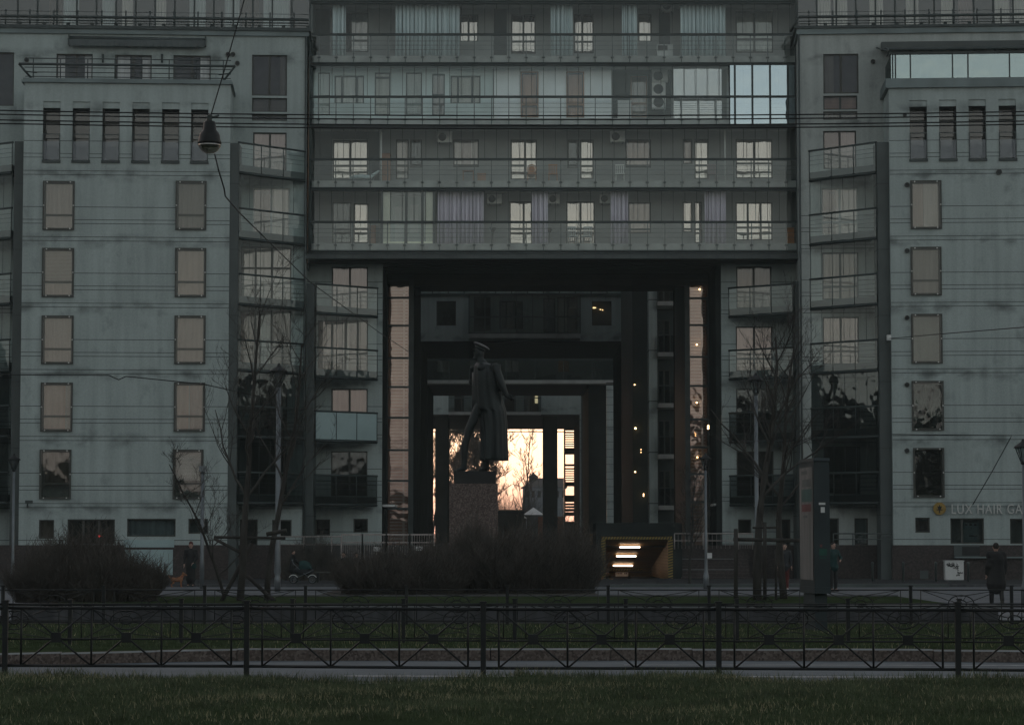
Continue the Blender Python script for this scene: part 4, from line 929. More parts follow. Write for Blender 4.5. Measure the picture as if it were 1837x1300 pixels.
# ---- grass blades
def blades(name, n, area, h, m, seed, zf):
    r = random.Random(seed); v, f, sm = [], [], []
    mb = MB(); 
    for _ in range(n):
        x, y = area(r); 
        if x is None: continue
        z = zf(x, y); hh = h * r.uniform(.45, 1.3); a = r.uniform(0, 6.28); w_ = r.uniform(.003, .007); lx, ly = r.gauss(0, .35) * hh, r.gauss(0, .35) * hh
        b = len(mb.v); dx, dy = math.cos(a) * w_, math.sin(a) * w_
        mb.v += [(x - dx, y - dy, z), (x + dx, y + dy, z), (x + lx, y + ly, z + hh)]
        mb.f.append((b, b + 1, b + 2)); pd_ = .5 + .5 * math.sin(x * 1.1 + 1.7 * math.sin(y * .9 + seed)) * math.sin(y * 1.7 + x * .35); mb.m.append(1 if r.random() < .06 + .75 * max(0, pd_ - .5) else 0); mb.sm.append(False)
    o = mb.build(name, [m, M['blade_dry']]); o['kind'] = 'stuff'; return o
M['blade'] = mat('grass_blade', (0.070, 0.088, 0.046), .8, 0, .35, 1.2, .2)
M['blade_dry'] = mat('grass_blade_dry', (0.26, 0.235, 0.14), .8, 0, .3, 2, .2)
mb = MB(); xs = [-12 + i * .25 for i in range(97)]; ys = [18 + i * .25 for i in range(60)]
def lz(x, y):
    e = 32.7 + .22 * math.sin(x * 1.3) + .12 * math.sin(x * 3.1 + 1) + .05 * math.sin(x * 7.7)
    return .03 * math.sin(x * .9 + y * .6) + .02 * math.sin(x * 2.3 - y * 1.1) + .05 + (0 if y < e - .4 else -.16 * min(1, (y - e + .4) / .4))
for i in range(96):
    for j in range(59):
        mb.face([(xs[i], ys[j], lz(xs[i], ys[j])), (xs[i + 1], ys[j], lz(xs[i + 1], ys[j])), (xs[i + 1], ys[j + 1], lz(xs[i + 1], ys[j + 1])), (xs[i], ys[j + 1], lz(xs[i], ys[j + 1]))], 0, True)
struct('lawn', mb, M['lawn'])
strip('lawn_extension', M['lawn'], [-90, -12], [-60, -60], [32.5, 32.5], .04); strip('lawn_extension', M['lawn'], [12, 90], [-60, -60], [32.5, 32.5], .04); strip('lawn_extension', M['lawn'], [-12, 12], [-60, -60], [18, 18], .04)
blades('grass', 70000, lambda r: (r.uniform(-8, 8), 24 + 8.6 * r.random() ** .8), .055, M['blade'], 5, lz)
def edge(r):
    x = r.uniform(-8, 8); e = 32.45 + .22 * math.sin(x * 1.3) + .12 * math.sin(x * 3.1 + 1); return x, e + r.gauss(0, .12)
blades('grass_edge', 9000, edge, .12, M['blade'], 6, lz)
blades('median_grass', 16000, lambda r: (r.uniform(-11, 11), r.uniform(38.6, 50.5)), .07, M['blade'], 8, lambda x, y: .155)
# ================================================================ FENCES
def fence(label, posts, zb, hgt, style, group=None):
    """posts = plan points; every panel and post is its own part"""
    c = sum((Vector((*p, 0)) for p in posts), Vector()) / len(posts)
    t_ = thing('fence', label, 'fence', (c.x, c.y, zb), group)
    for (x, y) in posts:
        mb = MB(); w_ = .034 if style == 1 else .03
        mb.box(x - w_, x + w_, y - w_, y + w_, zb - .05, zb + hgt); mb.box(x - w_ - .012, x + w_ + .012, y - w_ - .012, y + w_ + .012, zb + hgt, zb + hgt + .02)
        mb.build('post', M['iron'], t_)
    for a, b in zip(posts[:-1], posts[1:]):
        A, B = Vector((*a, 0)), Vector((*b, 0)); e = B - A
        q = lambda f, z: A + e * f + Vector((0, 0, zb + z))
        mb = MB(); L = e.length
        if style == 1:
            for z, r_ in ((.955, .012), (.905, .022), (.50, .012), (.15, .021)): mb.tube([q(.012, z), q(.988, z)], r_, 5)
            vs_ = (.066, .358, .648, .936)
            for f in vs_: mb.tube([q(f, .15), q(f, .905)], .015, 5)
            for f0, f1 in zip(vs_[:-1], vs_[1:]):
                m_ = (f0 + f1) / 2
                for za, zb_ in ((.15, .905), (.905, .15)): mb.tube([q(f0, za), q(f1, zb_)], .013, 5)
                k = .065 / L
                mb.box8([q(m_ - k, .455) + Vector((0, -.02, 0)), q(m_ + k, .455) + Vector((0, -.02, 0)), q(m_ + k, .455) + Vector((0, .02, 0)), q(m_ - k, .455) + Vector((0, .02, 0)),
                         q(m_ - k, .585) + Vector((0, -.02, 0)), q(m_ + k, .585) + Vector((0, -.02, 0)), q(m_ + k, .585) + Vector((0, .02, 0)), q(m_ - k, .585) + Vector((0, .02, 0))])
        else:
            s_ = hgt / .68
            for z, r_ in ((.615 * s_, .013), (.34 * s_, .008), (.07 * s_, .012)): mb.tube([q(.02, z), q(.98, z)], r_, 5)
            for f in (.10, .90): mb.tube([q(f, .07 * s_), q(f, .615 * s_)], .010, 5)
            cz = .37 * s_; rx, rz = .25 / L, .15 * s_
            for sc in (1.0, .42):
                mb.tube([q(.5 + rx * sc * math.cos(i * math.pi / 10), cz + rz * sc * math.sin(i * math.pi / 10)) for i in range(21)], .012, 5)
            for i in range(8):
                an = i * math.pi / 4 + .39
                mb.tube([q(.5 + rx * .42 * math.cos(an), cz + rz * .42 * math.sin(an)), q(.5 + rx * math.cos(an), cz + rz * math.sin(an))], .007, 4)
            for f, z in ((.10, .615), (.90, .615), (.10, .07), (.90, .07)):
                dx = .5 - f; dz = cz - z * s_; mb.tube([q(f, z * s_), q(.5 - rx * .9 * (1 if dx > 0 else -1), cz - rz * .35 * (1 if dz > 0 else -1))], .008, 4)
                mb.tube([q(f, z * s_), q(.5, (.615 if z > .3 else .07) * s_ - (.12 if z > .3 else -.1))], .007, 4)
        mb.build('panel', M['iron'], t_)
    return t_
gp = lambda px, Y: (P(px, 1100, Y).x, Y)
fence('tall black iron fence along the front lawn with square plates where its bars cross', [gp(x, Y) for x, Y in ((-1250, 35.2), (-832, 34.9), (-412, 34.6), (10, 34.0), (443, 33.8), (867, 33.3), (1289, 33.2), (1718, 32.9), (2150, 32.3), (2580, 32.0), (3010, 31.8))], -.02, .99, 1)
fence('low iron fence with oval rings along the kerb of the middle lawn', [gp(126 + 199.3 * i, 41.0 if i else 40.4) for i in range(-4, 13)], .155, .68, 2, 'low ring-patterned fences')
fence('low iron fence with oval rings in front of the concrete wall', [gp(186 - 181 + 181 * i, 50.0) for i in range(-4, 15)], .155, .74, 2, 'low ring-patterned fences')

# ================================================================ LAMP POSTS AND POLES
M['lantern'] = glass('lantern_glass', (.55, .6, .6), .12, .05)
def lamp_post(label, x, y, zb, H, s=1.0, grp='street lamps with lanterns', r=.055):
    t_ = thing('street_lamp', label, 'street lamp', (x, y, zb), grp)
    mb = MB(); mb.lathe((x, y, zb), [(.11, -.05), (.11, .5), (.09, .55), (r * 1.25, .7), (r, 1.2), (r * .8, H - .75 * s)], 12); mb.build('pole', M['steel'], t_)
    mb = MB(); z = zb + H - .75 * s
    mb.lathe((x, y, z), [(.05 * s, -.02), (.09 * s, .03), (.03 * s, .08)], 12); mb.lathe((x, y, z), [(.29 * s, .47 * s), (.24 * s, .53 * s), (.12 * s, .62 * s), (.06 * s, .66 * s), (.04 * s, .72 * s), (.005, .75 * s)], 14)
    for i in range(6): a = i * math.pi / 3; mb.tube([(x + .07 * s * math.cos(a), y + .07 * s * math.sin(a), z + .05), (x + .235 * s * math.cos(a), y + .235 * s * math.sin(a), z + .48 * s)], .014 * s, 4)
    la = mb.build('lantern', M['iron'], t_)
    mb = MB(); mb.lathe((x, y, z), [(.07 * s, .06), (.22 * s, .46 * s)], 6, smooth=False); mb.build('lantern_glass', M['lantern'], la)
    return t_
x, y = plan(1265, 97); lamp_post('slender grey street lamp right of the garage entrance', x, y, .0, (1052 - 812) / 47.4 + .05, .85)
x, y = plan(27, 97); lamp_post('grey street lamp at the far left beside the left bush', x, y, .0, 5.1, .9)
x, y = plan(500, 91); lamp_post('tall thick grey street lamp among the left bare trees', x, y, .0, 8.1, 1.15, r=.10)
x, y = plan(1356, 93); lamp_post('tall street lamp half hidden behind the right bare trees', x, y, .0, 7.9, 1.1, r=.08)
x, y = plan(1834, 72); lamp_post('dark street lamp at the right edge in front of the salon sign', x, y, .0, 4.65, .95)
mb = MB(); x, y = plan(365, 97); mb.lathe((x, y, 0), [(.085, 0), (.085, 1), (.075, 1.1), (.07, 4.55)], 10); mb.box(x - .14, x + .14, y - .1, y + .1, 4.4, 4.62)
tag(mb.build('metal_pole', M['steel'], None, (x, y, 0)), 'plain grey pole without a lantern beside the woman in the long coat', 'pole')

# ================================================================ OVERHEAD WIRES AND THE HANGING LAMP
LY = 46.0
def wire(label, pts, r=.012, m='iron', grp=None, sag=0.0, name='overhead_wire'):
    mb = MB(); q = []
    for a, b in zip(pts[:-1], pts[1:]):
        n = 14
        for i in range(n): t_ = i / n; q.append(a.lerp(b, t_) - Vector((0, 0, sag * 4 * t_ * (1 - t_))))
    q.append(pts[-1]); mb.tube(q, r, 5)
    return tag(mb.build(name, M[m], None, pts[len(pts) // 2]), label, 'wire', grp)
for i, (yl, ym, yr, lab) in enumerate(((197, 208, 200, 'topmost of the four horizontal overhead wires'), (204, 215, 206.5, 'second from the top of the four horizontal overhead wires'), (214, 225, 217, 'third from the top of the four horizontal overhead wires'), (221, 231, 223, 'lowest of the four horizontal overhead wires'))):
    a, b = P(-400, yl - 8, LY + 1), P(2240, yr - 8, LY + 1); m_ = P(918, ym, LY + 1); sg = (a.z + b.z) / 2 - m_.z
    wire(lab, [a, b], .0135, grp='horizontal overhead wires', sag=sg)
hl = thing('hanging_lamp', 'bell-shaped dark street lamp hanging from the overhead wires', 'hanging lamp', P(375, 214, LY))
c_ = P(376, 242, LY); sc = LY / 4600
zz = lambda py: P(376, py, LY).z - c_.z
mb = MB(); mb.lathe(c_, [(.30 * .72, zz(258.5)), (.215, zz(255)), (.20, zz(252)), (.19, zz(244)), (.165, zz(238)), (.125, zz(234)), (.11, zz(221)), (.09, zz(218)), (.04, zz(217))], 24); mb.build('housing', M['iron'], hl)
mb = MB(); mb.lathe(c_, [(.02, zz(276)), (.09, zz(274.5)), (.155, zz(270)), (.20, zz(263)), (.212, zz(258))], 24); mb.build('bowl', glass('lamp_bowl', (.55, .52, .48), .22, .08, (1, .95, .9)), hl)
mb = MB(); mb.lathe(c_, [(.17, zz(262)), (.05, zz(257))], 16); mb.build('reflector', M['steel'], hl)
mb = MB(); mb.tube([c_ + Vector((0, 0, zz(218))), c_ + Vector((0, 0, zz(210)))], .045, 8); mb.tube([c_ + Vector((0, -.05, zz(211))), c_ + Vector((0, .1, zz(207)))], .05, 8); mb.tube([c_ + Vector((.02, 0, zz(212))), c_ + Vector((.17, 0, zz(207)))], .02, 6); mb.build('hanger', M['metal2'], hl)
for px, py in ((392, 207), (388, 214.5), (418, 213)):
    pass
wire('steep wire running up from the hanging lamp', [P(378, 208, LY), P(402, 128, LY), P(441, -10, LY), P(470, -110, LY)], .012)
wire('loose cable dropping from the hanging lamp and running right behind the statue', [P(385, 276, LY), P(392, 305, LY), P(402, 338, LY + 1), P(404, 352, LY + 1.5), P(430, 382, LY + 6), P(555, 505, LY + 27), P(683, 598, LY + 60), P(738, 634, LY + 80.5)], .014)
wire('thin wire crossing the left bay below its third window row', [P(-60, 672, 60), P(195, 673, 60), P(213, 681, 60), P(226, 675, 60), P(365, 689, 60), P(470, 712, 60)], .013)
wire('thin wire slanting over the right bay', [P(1596, 607, 114.6), P(1700, 598, 90), P(1960, 577, 60)], .016)
wire('slack cable on the right bay wall leading down to the salon sign', [P(1600, 779, 114.0), P(1815, 781, 113.4), P(1780, 845, 113.5), P(1745, 905, 113.8)], .022, name='wall_cable')
mb = MB(); p = P(1594.5, 606, 114.8); mb.box(p.x - .1, p.x + .08, p.y - .2, p.y + .05, p.z - .12, p.z + .12); tag(mb.build('wall_camera', M['white'], None, p), 'small white camera box where the slanting wire meets the right bay', 'camera')
wc = thing('wall_camera', 'dark bracket camera low on the left bay near its outer corner', 'camera', P(50, 902, 114.2))
mb = MB(); p = P(52, 902, 113.9); mb.box(p.x - .16, p.x + .16, p.y - .08, p.y + .08, p.z - .02, p.z + .12); mb.build('housing', M['metal'], wc)
mb = MB(); mb.tube([p + Vector((-.05, 0, 0)), p + Vector((-.1, .1, -.15)), p + Vector((-.1, .45, -.15))], .03, 6); mb.build('bracket', M['metal'], wc)
mb = MB(); p = P(178, 961, 114.05); mb.ell(p, .05, .03, .05, 8, 6); tag(mb.build('signal_light', M['red_led'], None, p), 'tiny red light glowing in the ground-floor window of the left bay', 'light')

# ================================================================ ADVERTISING PILLAR
M['pillar'] = mat('pillar_paint', (0.022, 0.032, 0.035), .5, 0, .2, 2)
ap = thing('advertising_pillar', 'dark freestanding advertising pillar with a faded poster on its left face', 'advertising pillar', (P(1465, 1100, 46.9).x, 46.9, .155))
A, B, Cc, D = [Vector((P(px, 980, Y).x, Y, 0)) for px, Y in ((1461, 46.5), (1489, 46.6), (1463, 47.9), (1435, 47.8))]
z0_, z1_ = ZY(1052, 46.6), ZY(827, 46.6)
mb = MB(); q = [v + Vector((0, 0, z0_)) for v in (A, B, Cc, D)] + [v + Vector((0, 0, z1_)) for v in (A, B, Cc, D)]; mb.box8(q)
e = Vector((0, 0, .10)); mb.box8([v + Vector((0, 0, z1_ + .002)) + (v - (A + B + Cc + D) / 4) * .06 for v in (A, B, Cc, D)] + [v + Vector((0, 0, z1_ + .06)) + (v - (A + B + Cc + D) / 4) * .03 for v in (A, B, Cc, D)])
mb.box8([v + Vector((0, 0, z0_ - .12)) + (v - (A + B + Cc + D) / 4) * .05 for v in (A, B, Cc, D)] + [v + Vector((0, 0, z0_ - .002)) + (v - (A + B + Cc + D) / 4) * .05 for v in (A, B, Cc, D)])
mb.build('housing', M['pillar'], ap)
mb = MB(); cc = (A + B + Cc + D) / 4; mb.box8([v.lerp(cc, .22) + Vector((0, 0, .1)) for v in (A, B, Cc, D)] + [v.lerp(cc, .22) + Vector((0, 0, z0_ - .13)) for v in (A, B, Cc, D)]); mb.build('foot', M['pillar'], ap)
nrm = (D - A).cross(Vector((0, 0, 1))).normalized()
if nrm.x > 0: nrm = -nrm
def onface(P0, P1, f0, f1, za, zb, n_, d): return [P0.lerp(P1, f0) + n_ * d + Vector((0, 0, za)), P0.lerp(P1, f1) + n_ * d + Vector((0, 0, za)), P0.lerp(P1, f1) + n_ * d + Vector((0, 0, zb)), P0.lerp(P1, f0) + n_ * d + Vector((0, 0, zb))]
M['poster'] = mat('poster_paper', (0.13, 0.14, 0.138), .5, 0, .35, 1.3, .4, 0, (4, 4, .5), 6, (0.15, 0.14, 0.135))
M['poster_teal'] = mat('poster_teal', (0.04, 0.09, 0.085), .5); M['poster_red'] = mat('poster_red', (0.12, 0.045, 0.045), .5); M['poster_dark'] = mat('poster_dark', (0.08, 0.09, 0.09), .5); M['green_led'] = mat('sticker_green', (0.012, 0.07, 0.05), .5)
mb = MB(); H_ = z1_ - z0_
mb.face(onface(D, A, .05, .95, z0_ + .12, z1_ - .1, nrm, .012))
for za, zb, f0, f1, mi in ((.80, .86, .25, .85, 3), (.68, .78, .2, .9, 1), (.60, .66, .2, .85, 2), (.55, .57, .3, .6, 3), (.9, .93, .2, .6, 3)): mb.face(onface(D, A, f0, f1, z0_ + H_ * za, z0_ + H_ * zb, nrm, .016), mi)
mb.build('poster', [M['poster'], M['poster_teal'], M['poster_red'], M['poster_dark']], ap)
n2 = Vector((0, -1, 0)); mb = MB()
for f0, f1, ya, yb, mi in ((.3, .72, 905, 901, 0), (.42, .68, 919, 909, 0), (.30, .80, 996, 984, 1), (.32, .78, 1001, 999, 1), (.35, .5, 981, 976, 2)): mb.face(onface(A, B, f0, f1, ZY(ya, 46.5), ZY(yb, 46.5), n2, .01), mi)
mb.build('sticker', [M['white'], M['green_led'], M['poster_red']], ap)

# ================================================================ GARAGE ENTRANCE under the passage
M['siding'] = mat('garage_siding', (0.30, 0.18, 0.055), .55, 0, .12, 2)
M['yellow'] = mat('hazard_yellow', (0.26, 0.18, 0.04), .6, 0, .12, 4)
gx0, gx1 = P(1079, 1000, 118).x, P(1206, 1000, 118).x
ga = thing('garage_entrance', 'sunken garage entrance framed in yellow and black stripes with three lit tubes inside', 'garage entrance', ((gx0 + gx1) / 2, 118, 0))
gz = ZY(967, 118); cz = lambda Y: 2.03 - .097 * (Y - 118.2); fz = lambda Y: cz(Y) - 1.85 if Y > 119 else 0.0
mb = MB()
mb.box(gx0 - .25, gx0 - .02, 117.9, 122.6, 0, gz + .75); mb.box(gx1 + .02, gx1 + .45, 117.9, 122.6, 0, gz + .75); mb.box(gx0 - .02, gx1 + .02, 117.9, 122.6, gz + .14, gz + .75)
mb.build('portal', M['inner'], ga)
mb = MB(); n = 90
for i in range(n):
    Ya, Yb = 118.2 + 17 * i / n, 118.2 + 17 * (i + 1) / n; za, zb = cz(Ya), cz(Yb); mb.face([(gx0, Ya, za), (gx1, Ya, za), (gx1, Yb - .05, zb), (gx0, Yb - .05, zb)]); mb.face([(gx0, Yb - .05, zb), (gx1, Yb - .05, zb), (gx1, Yb, zb + .03), (gx0, Yb, zb + .03)])
mb.build('ceiling', M['siding'], ga)
mb = MB()
for x_, s_ in ((gx0, 1), (gx1, -1)):
    for k in range(26):
        z = -1.7 + k * .15; mb.box(min(x_, x_ + s_ * .03), max(x_, x_ + s_ * .03), 118.0, 136, z, z + .135)
mb.build('side_wall', M['siding'], ga)
mb = MB()
for k in range(16): z = -1.9 + k * .16; mb.box(gx0, gx1, 135.2, 135.3, z, z + .145)
mb.build('end_wall', M['siding'], ga)
mb = MB(); mb.face([(gx0, 117.9, .02), (gx1, 117.9, .02), (gx1, 136, -1.7), (gx0, 136, -1.7)]); mb.build('ramp', M['asphalt'], ga)
for (xa, xb, py, Y) in ((1112, 1148, 981, 122.4), (1106, 1141, 997, 127.0), (1100, 1135, 1014, 132.5)):
    z = ZY(py, Y); mb = MB(); mb.tube([(P(xa, py, Y).x, Y, z), (P(xb, py, Y).x, Y, z)], .036, 8); mb.build('tube_light', M['tube'], ga)
def hazard(pts0, pts1, n, w0, name='hazard_stripe'):
    """slanted yellow bars on a black strip between two ends; w0 = width vector"""
    mb = MB(); a, b = Vector(pts0), Vector(pts1); e = (b - a) / n; w = Vector(w0); o = Vector((0, -.012, 0))
    mb.face([a, b, b + w, a + w], 0)
    for i in range(n): s_ = a + e * i; mb.face([s_ + o, s_ + e * .5 + o, s_ + e * 1.0 + w + o, s_ + e * .5 + w + o], 1)
    return mb.build(name, [M['black'], M['yellow']], ga)
hazard((gx0, 117.88, gz), (gx1, 117.88, gz), 24, (0, 0, .12)); hazard((gx1 - .20, 117.88, 0), (gx1 - .20, 117.88, gz), 15, (.22, 0, 0)); hazard((gx0 - .02, 117.88, 0), (gx0 - .02, 117.88, gz), 15, (.2, 0, 0))
z = ZY(1023, 134); hazard((P(1094, 1020, 134).x, 134, z), (P(1152, 1020, 134).x, 134, z), 12, (0, 0, .12), 'height_bar')
mb = MB(); z = ZY(1034, 134); a_, b_ = P(1104, 1030, 134).x, P(1127, 1030, 134).x; mb.box(a_, b_, 133.9, 133.95, z, ZY(1026, 134))
for i in range(7):
    if i == 4: continue
    xx = a_ + .05 + i * (b_ - a_ - .1) / 7; mb.box(xx, xx + .06, 133.88, 133.9, z + .14, z + .21, 1)
mb.build('height_sign', [M['white'], M['poster_red']], ga)
mb = MB(); p = P(1113.5, 1049, 128); mb.tube([p + Vector((0, 0, 0)), p + Vector((0, .03, 0))], .27, 20, smooth=False); mb.tube([p + Vector((0, -.01, 0)), p], .19, 20, 1, smooth=False); mb.build('round_sign', [M['poster_red'], M['white']], ga)
# low dark kerb wall beside the ramp mouth
mb = MB(); a_, b_ = P(1118, 1050, 100.5).x, P(1702, 1050, 100.5).x; mb.box(a_, b_, 100.4, 100.9, .0, .13); mb.box(a_ - .5, a_, 100.4, 100.9, .0, .09); tag(mb.build('low_wall', M['metal2'], None, ((a_ + b_) / 2, 100.6, 0)), 'low dark kerb wall running right from the garage ramp', 'wall')
# flower box with dry foliage at the left jamb
mb = MB(); p = P(1068, 1050, 116)
for i in range(260):
    c = p + Vector((rnd.gauss(0, .28), rnd.gauss(0, .2), abs(rnd.gauss(0, .35)))); d_ = Vector((rnd.gauss(0, 1), rnd.gauss(0, 1), rnd.gauss(0, 1))).normalized() * .07; e_ = d_.cross(Vector((0, 1, .2))).normalized() * .03; mb.face([c, c + d_ * .5 + e_, c + d_, c + d_ * .5 - e_])
tag(mb.build('dry_shrub', M['orange'], None, p), 'small rusty-leaved shrub at the left jamb of the garage entrance', 'shrub')

# ================================================================ STEPS, RAILS AND BARRIERS along the terrace
st = thing('staircase', 'flight of dark steps with pale nosings right of the garage entrance', 'steps', (P(1280, 1050, 118).x, 118, 0))
sx0, sx1 = P(1222, 1040, 118).x, P(1346, 1040, 118).x
mb = MB(); mn = MB(); n = 10
for i in range(n):
    z = 1.6 * (i + 1) / n; y_ = 117.6 + i * .38
    mb.box(sx0, sx1, y_, 121.5, z - .16, z)
    if i in (2, 5): mn.box(sx0, sx1 - .6, y_ - .006, y_ + .04, z + .002, z + .03)
mb.build('treads', M['plinth'], st); mn.build('nosing', M['concrete_top'], st)
def rail(label, pts, h, m='steel', balusters=0, name='handrail'):
    t_ = thing(name, label, 'handrail', pts[0])
    mb = MB(); v = [Vector(p) for p in pts]; up = Vector((0, 0, h))
    for k in (1.0, .55): mb.tube([p + up * k for p in v], .03 if k == 1 else .02, 6)
    mb.build('rail', M[m], t_)
    for p in v: mb = MB(); mb.tube([p, p + up], .03, 6); mb.build('post', M[m], t_)
    if balusters:
        mb = MB()
        for a, b in zip(v[:-1], v[1:]):
            for i in range(1, balusters): t__ = i / balusters; mb.tube([a.lerp(b, t__) + up * .05, a.lerp(b, t__) + up], .008, 4)
        mb.build('balusters', M[m], t_)
    return t_
M['rail_pale'] = mat('pale_handrail', (0.34, 0.30, 0.28), .5, .2)
rail('pale handrail on the landing above the dark steps', [(P(px, 960, 117.4).x, 117.4, ZY(985, 117.4)) for px in (1210, 1262, 1325, 1350)], .72, 'rail_pale', 8)
rail('pale handrail left of the barred barrier', [(P(px, 960, 116.5).x, 116.5, 1.2) for px in (500, 545, 595, 612)], .80, 'rail_pale')
rail('thin handrail on the plinth beside the salon', [(P(px, 960, 114).x, 114.0, ZY(979, 114)) for px in (1495, 1530, 1600)], .55, 'metal2')
br = thing('barrier', 'grey barred barrier with two small white notices on the terrace', 'barrier', (P(695, 960, 117).x, 117, .9))
bx = [P(px, 960, 117).x for px in (613, 650, 693, 735, 779)]; bz0, bz1 = .9, ZY(957, 117)
for a, b in zip(bx[:-1], bx[1:]):
    mb = MB()
    for x_ in (a, b): mb.box(x_ - .03, x_ + .03, 116.97, 117.03, bz0, bz1)
    mb.box(a, b, 116.98, 117.02, bz1 - .07, bz1); mb.box(a, b, 116.98, 117.02, bz1 - .42, bz1 - .37)
    k = 10
    for i in range(1, k): x_ = a + (b - a) * i / k; mb.box(x_ - .008, x_ + .008, 116.99, 117.01, bz0, bz1 - .07)
    mb.build('panel', M['rail_pale'], br)
for px, py in ((676, 984), (752, 983)):
    mb = MB(); p = P(px, py, 116.9); mb.box(p.x - .15, p.x + .15, p.y, p.y + .02, p.z - .1, p.z + .08)
    for k in range(3): mb.box(p.x - .1, p.x + .08, p.y - .005, p.y, p.z - .06 + k * .04, p.z - .045 + k * .04, 1)
    mb.build('notice', [M['white'], M['poster_dark']], br)
mb = MB(); mb.box(P(560, 1000, 118).x, gx0 - .3, 117.2, 121.5, 0, .9); struct('landing', mb, M['plinth'])

# ================================================================ SHOP SIGN, CABINETS, BOLLARDS
def text_mesh(s, size, ext):
    cu = bpy.data.curves.new('t', 'FONT'); cu.body = s; cu.size = size; cu.extrude = ext; cu.resolution_u = 3; cu.space_character = 1.12
    o = bpy.data.objects.new('t', cu); COL.objects.link(o)
    me = bpy.data.meshes.new_from_object(o.evaluated_get(bpy.context.evaluated_depsgraph_get())); bpy.data.objects.remove(o); return me
sg = thing('shop_sign', 'shop sign of pale raised letters and a round gold emblem above the salon window', 'sign', RB.pt(RB.U(1750), RB.Z(912, 0, 1750), .1))
me = text_mesh('LUX HAIR GA', .62, .03); xs_ = [v.co.x for v in me.vertices]; wd = max(xs_) - min(xs_); XM, YM = min(xs_), max(v.co.y for v in me.vertices)
ua_, ub_ = RB.U(1703), RB.U(1829); k = (ub_ - ua_) / wd; z_ = RB.Z(921, 0, 1760); hgt = (RB.Z(904, 0, 1760) - z_) / YM
M['letters'] = mat('sign_letters', (0.5, 0.5, 0.48), .4, .3, .1)
full, x0_ = 'LUX HAIR GA', XM
for i, ch in enumerate(full):          # one mesh per letter, each set where the whole line puts it
    if ch == ' ': continue
    pre = text_mesh(full[:i + 1], .62, .03); xr = max(v.co.x for v in pre.vertices); one = text_mesh(ch, .62, .03); xo = max(v.co.x for v in one.vertices)
    for v in one.vertices: v.co = RB.pt(ua_ + (v.co.x - xo + xr - XM) * k, z_ + v.co.y * hgt, .12 + v.co.z)
    one.materials.append(M['letters']); o = bpy.data.objects.new('letter', one); COL.objects.link(o); o.parent = sg; o.matrix_parent_inverse = Matrix.Translation(-Vector(sg.location)); bpy.data.meshes.remove(pre)
mb = MB(); uc, zc_ = RB.uz(1685, 912); r_ = .28
M['gold'] = mat('gold_disc', (0.26, 0.17, 0.045), .4, .3, .2)
mb.tube([RB.pt(uc, zc_, .02), RB.pt(uc, zc_, .12)], r_, 24, smooth=False)
em = mb.build('emblem', M['gold'], sg)
mb = MB()
for a, s_ in ((0, 1.0), (.75, .8), (-.75, .8)):
    ax, az = math.sin(a), math.cos(a); b_ = [(0, -.09), (.055, .02), (0, .2 * s_), (-.055, .02)]
    mb.face([RB.pt(uc + x_ * az + z__ * ax * (1 if a else 1), zc_ + z__ * az - x_ * ax, .125 + (0 if a == 0 else .004)) for x_, z__ in b_])
RB.box(mb, uc - .13, uc + .13, zc_ - .07, zc_ - .035, .121, .13); RB.box(mb, uc - .02, uc + .02, zc_ - .2, zc_ - .07, .121, .128)
mb.build('emblem_flower', M['black'], em)
wp = RB.rect(1728, 937, 1757, 972, -.2); mb = MB(); RB.box(mb, wp[0], wp[1], wp[2], wp[3], -.3, -.26)
RB.box(mb, wp[0] + .25, wp[0] + .62, wp[2] + .25, wp[2] + .31, -.26, -.255, 1)
for i in range(3): RB.box(mb, wp[0] + .08 + i * .2, wp[0] + .2 + i * .2, wp[3] - .14, wp[3] - .04, -.26, -.255, 1)
tag(mb.build('window_poster', [M['g_frost'], M['poster_dark']], None, RB.pt((wp[0] + wp[1]) / 2, wp[2], -.28)), 'pale poster inside the salon window under the sign letters', 'poster')
sb = thing('shop_counter', 'grey shop front panel and dark shelf below the salon window', 'shop front', RB.pt(RB.U(1735), .4, .1))
q_ = RB.rect(1711, 977, 1757, 998); mb = MB(); RB.box(mb, q_[0], q_[1], q_[2], q_[3], .06, .14); RB.box(mb, q_[0] + .35, q_[1], q_[2] + .05, q_[3] - .08, .14, .15, 1); mb.build('front_panel', [M['metal2'], M['black']], sb)
mb = MB(); RB.box(mb, q_[0], RB.U(1837), q_[2] - .06, q_[2], .06, .35); mb.build('shelf', M['cap'], sb)
ub2 = thing('utility_cabinet', 'white utility cabinet scrawled with black graffiti below the salon window', 'cabinet', (P(1712, 1050, 110).x, 110, .09))
a_, b_ = P(1696, 1030, 110).x, P(1729, 1030, 110).x; z1c = ZY(1006, 110)
mb = MB(); mb.box(a_, b_, 110, 110.4, .14, z1c); mb.box(a_ + .05, b_ - .05, 110.02, 110.38, .09, .14, 1); mb.box(a_ - .03, b_ + .03, 109.97, 110.43, z1c, z1c + .03); mb.build('housing', [M['white'], M['metal']], ub2)
mb = MB(); r2 = random.Random(3)
for kx, kz, n, s_ in ((.40, .78, 9, .22), (.5, .68, 7, .2), (.62, .3, 7, .14)):
    for i in range(n):
        c = Vector((a_ + (b_ - a_) * (kx + r2.uniform(-.28, .28)), 109.985, .14 + (z1c - .14) * (kz + r2.uniform(-.09, .09)))); an = r2.uniform(0, 6); pts = []
        for t_ in range(6): pts.append(c + Vector((math.cos(an + t_ * .8) * s_ * .5 * (t_ / 5), 0, math.sin(an + t_ * .8) * s_ * .35 * (t_ / 5))))
        mb.tube(pts, .013, 4)
mb.build('graffiti', M['black'], ub2)
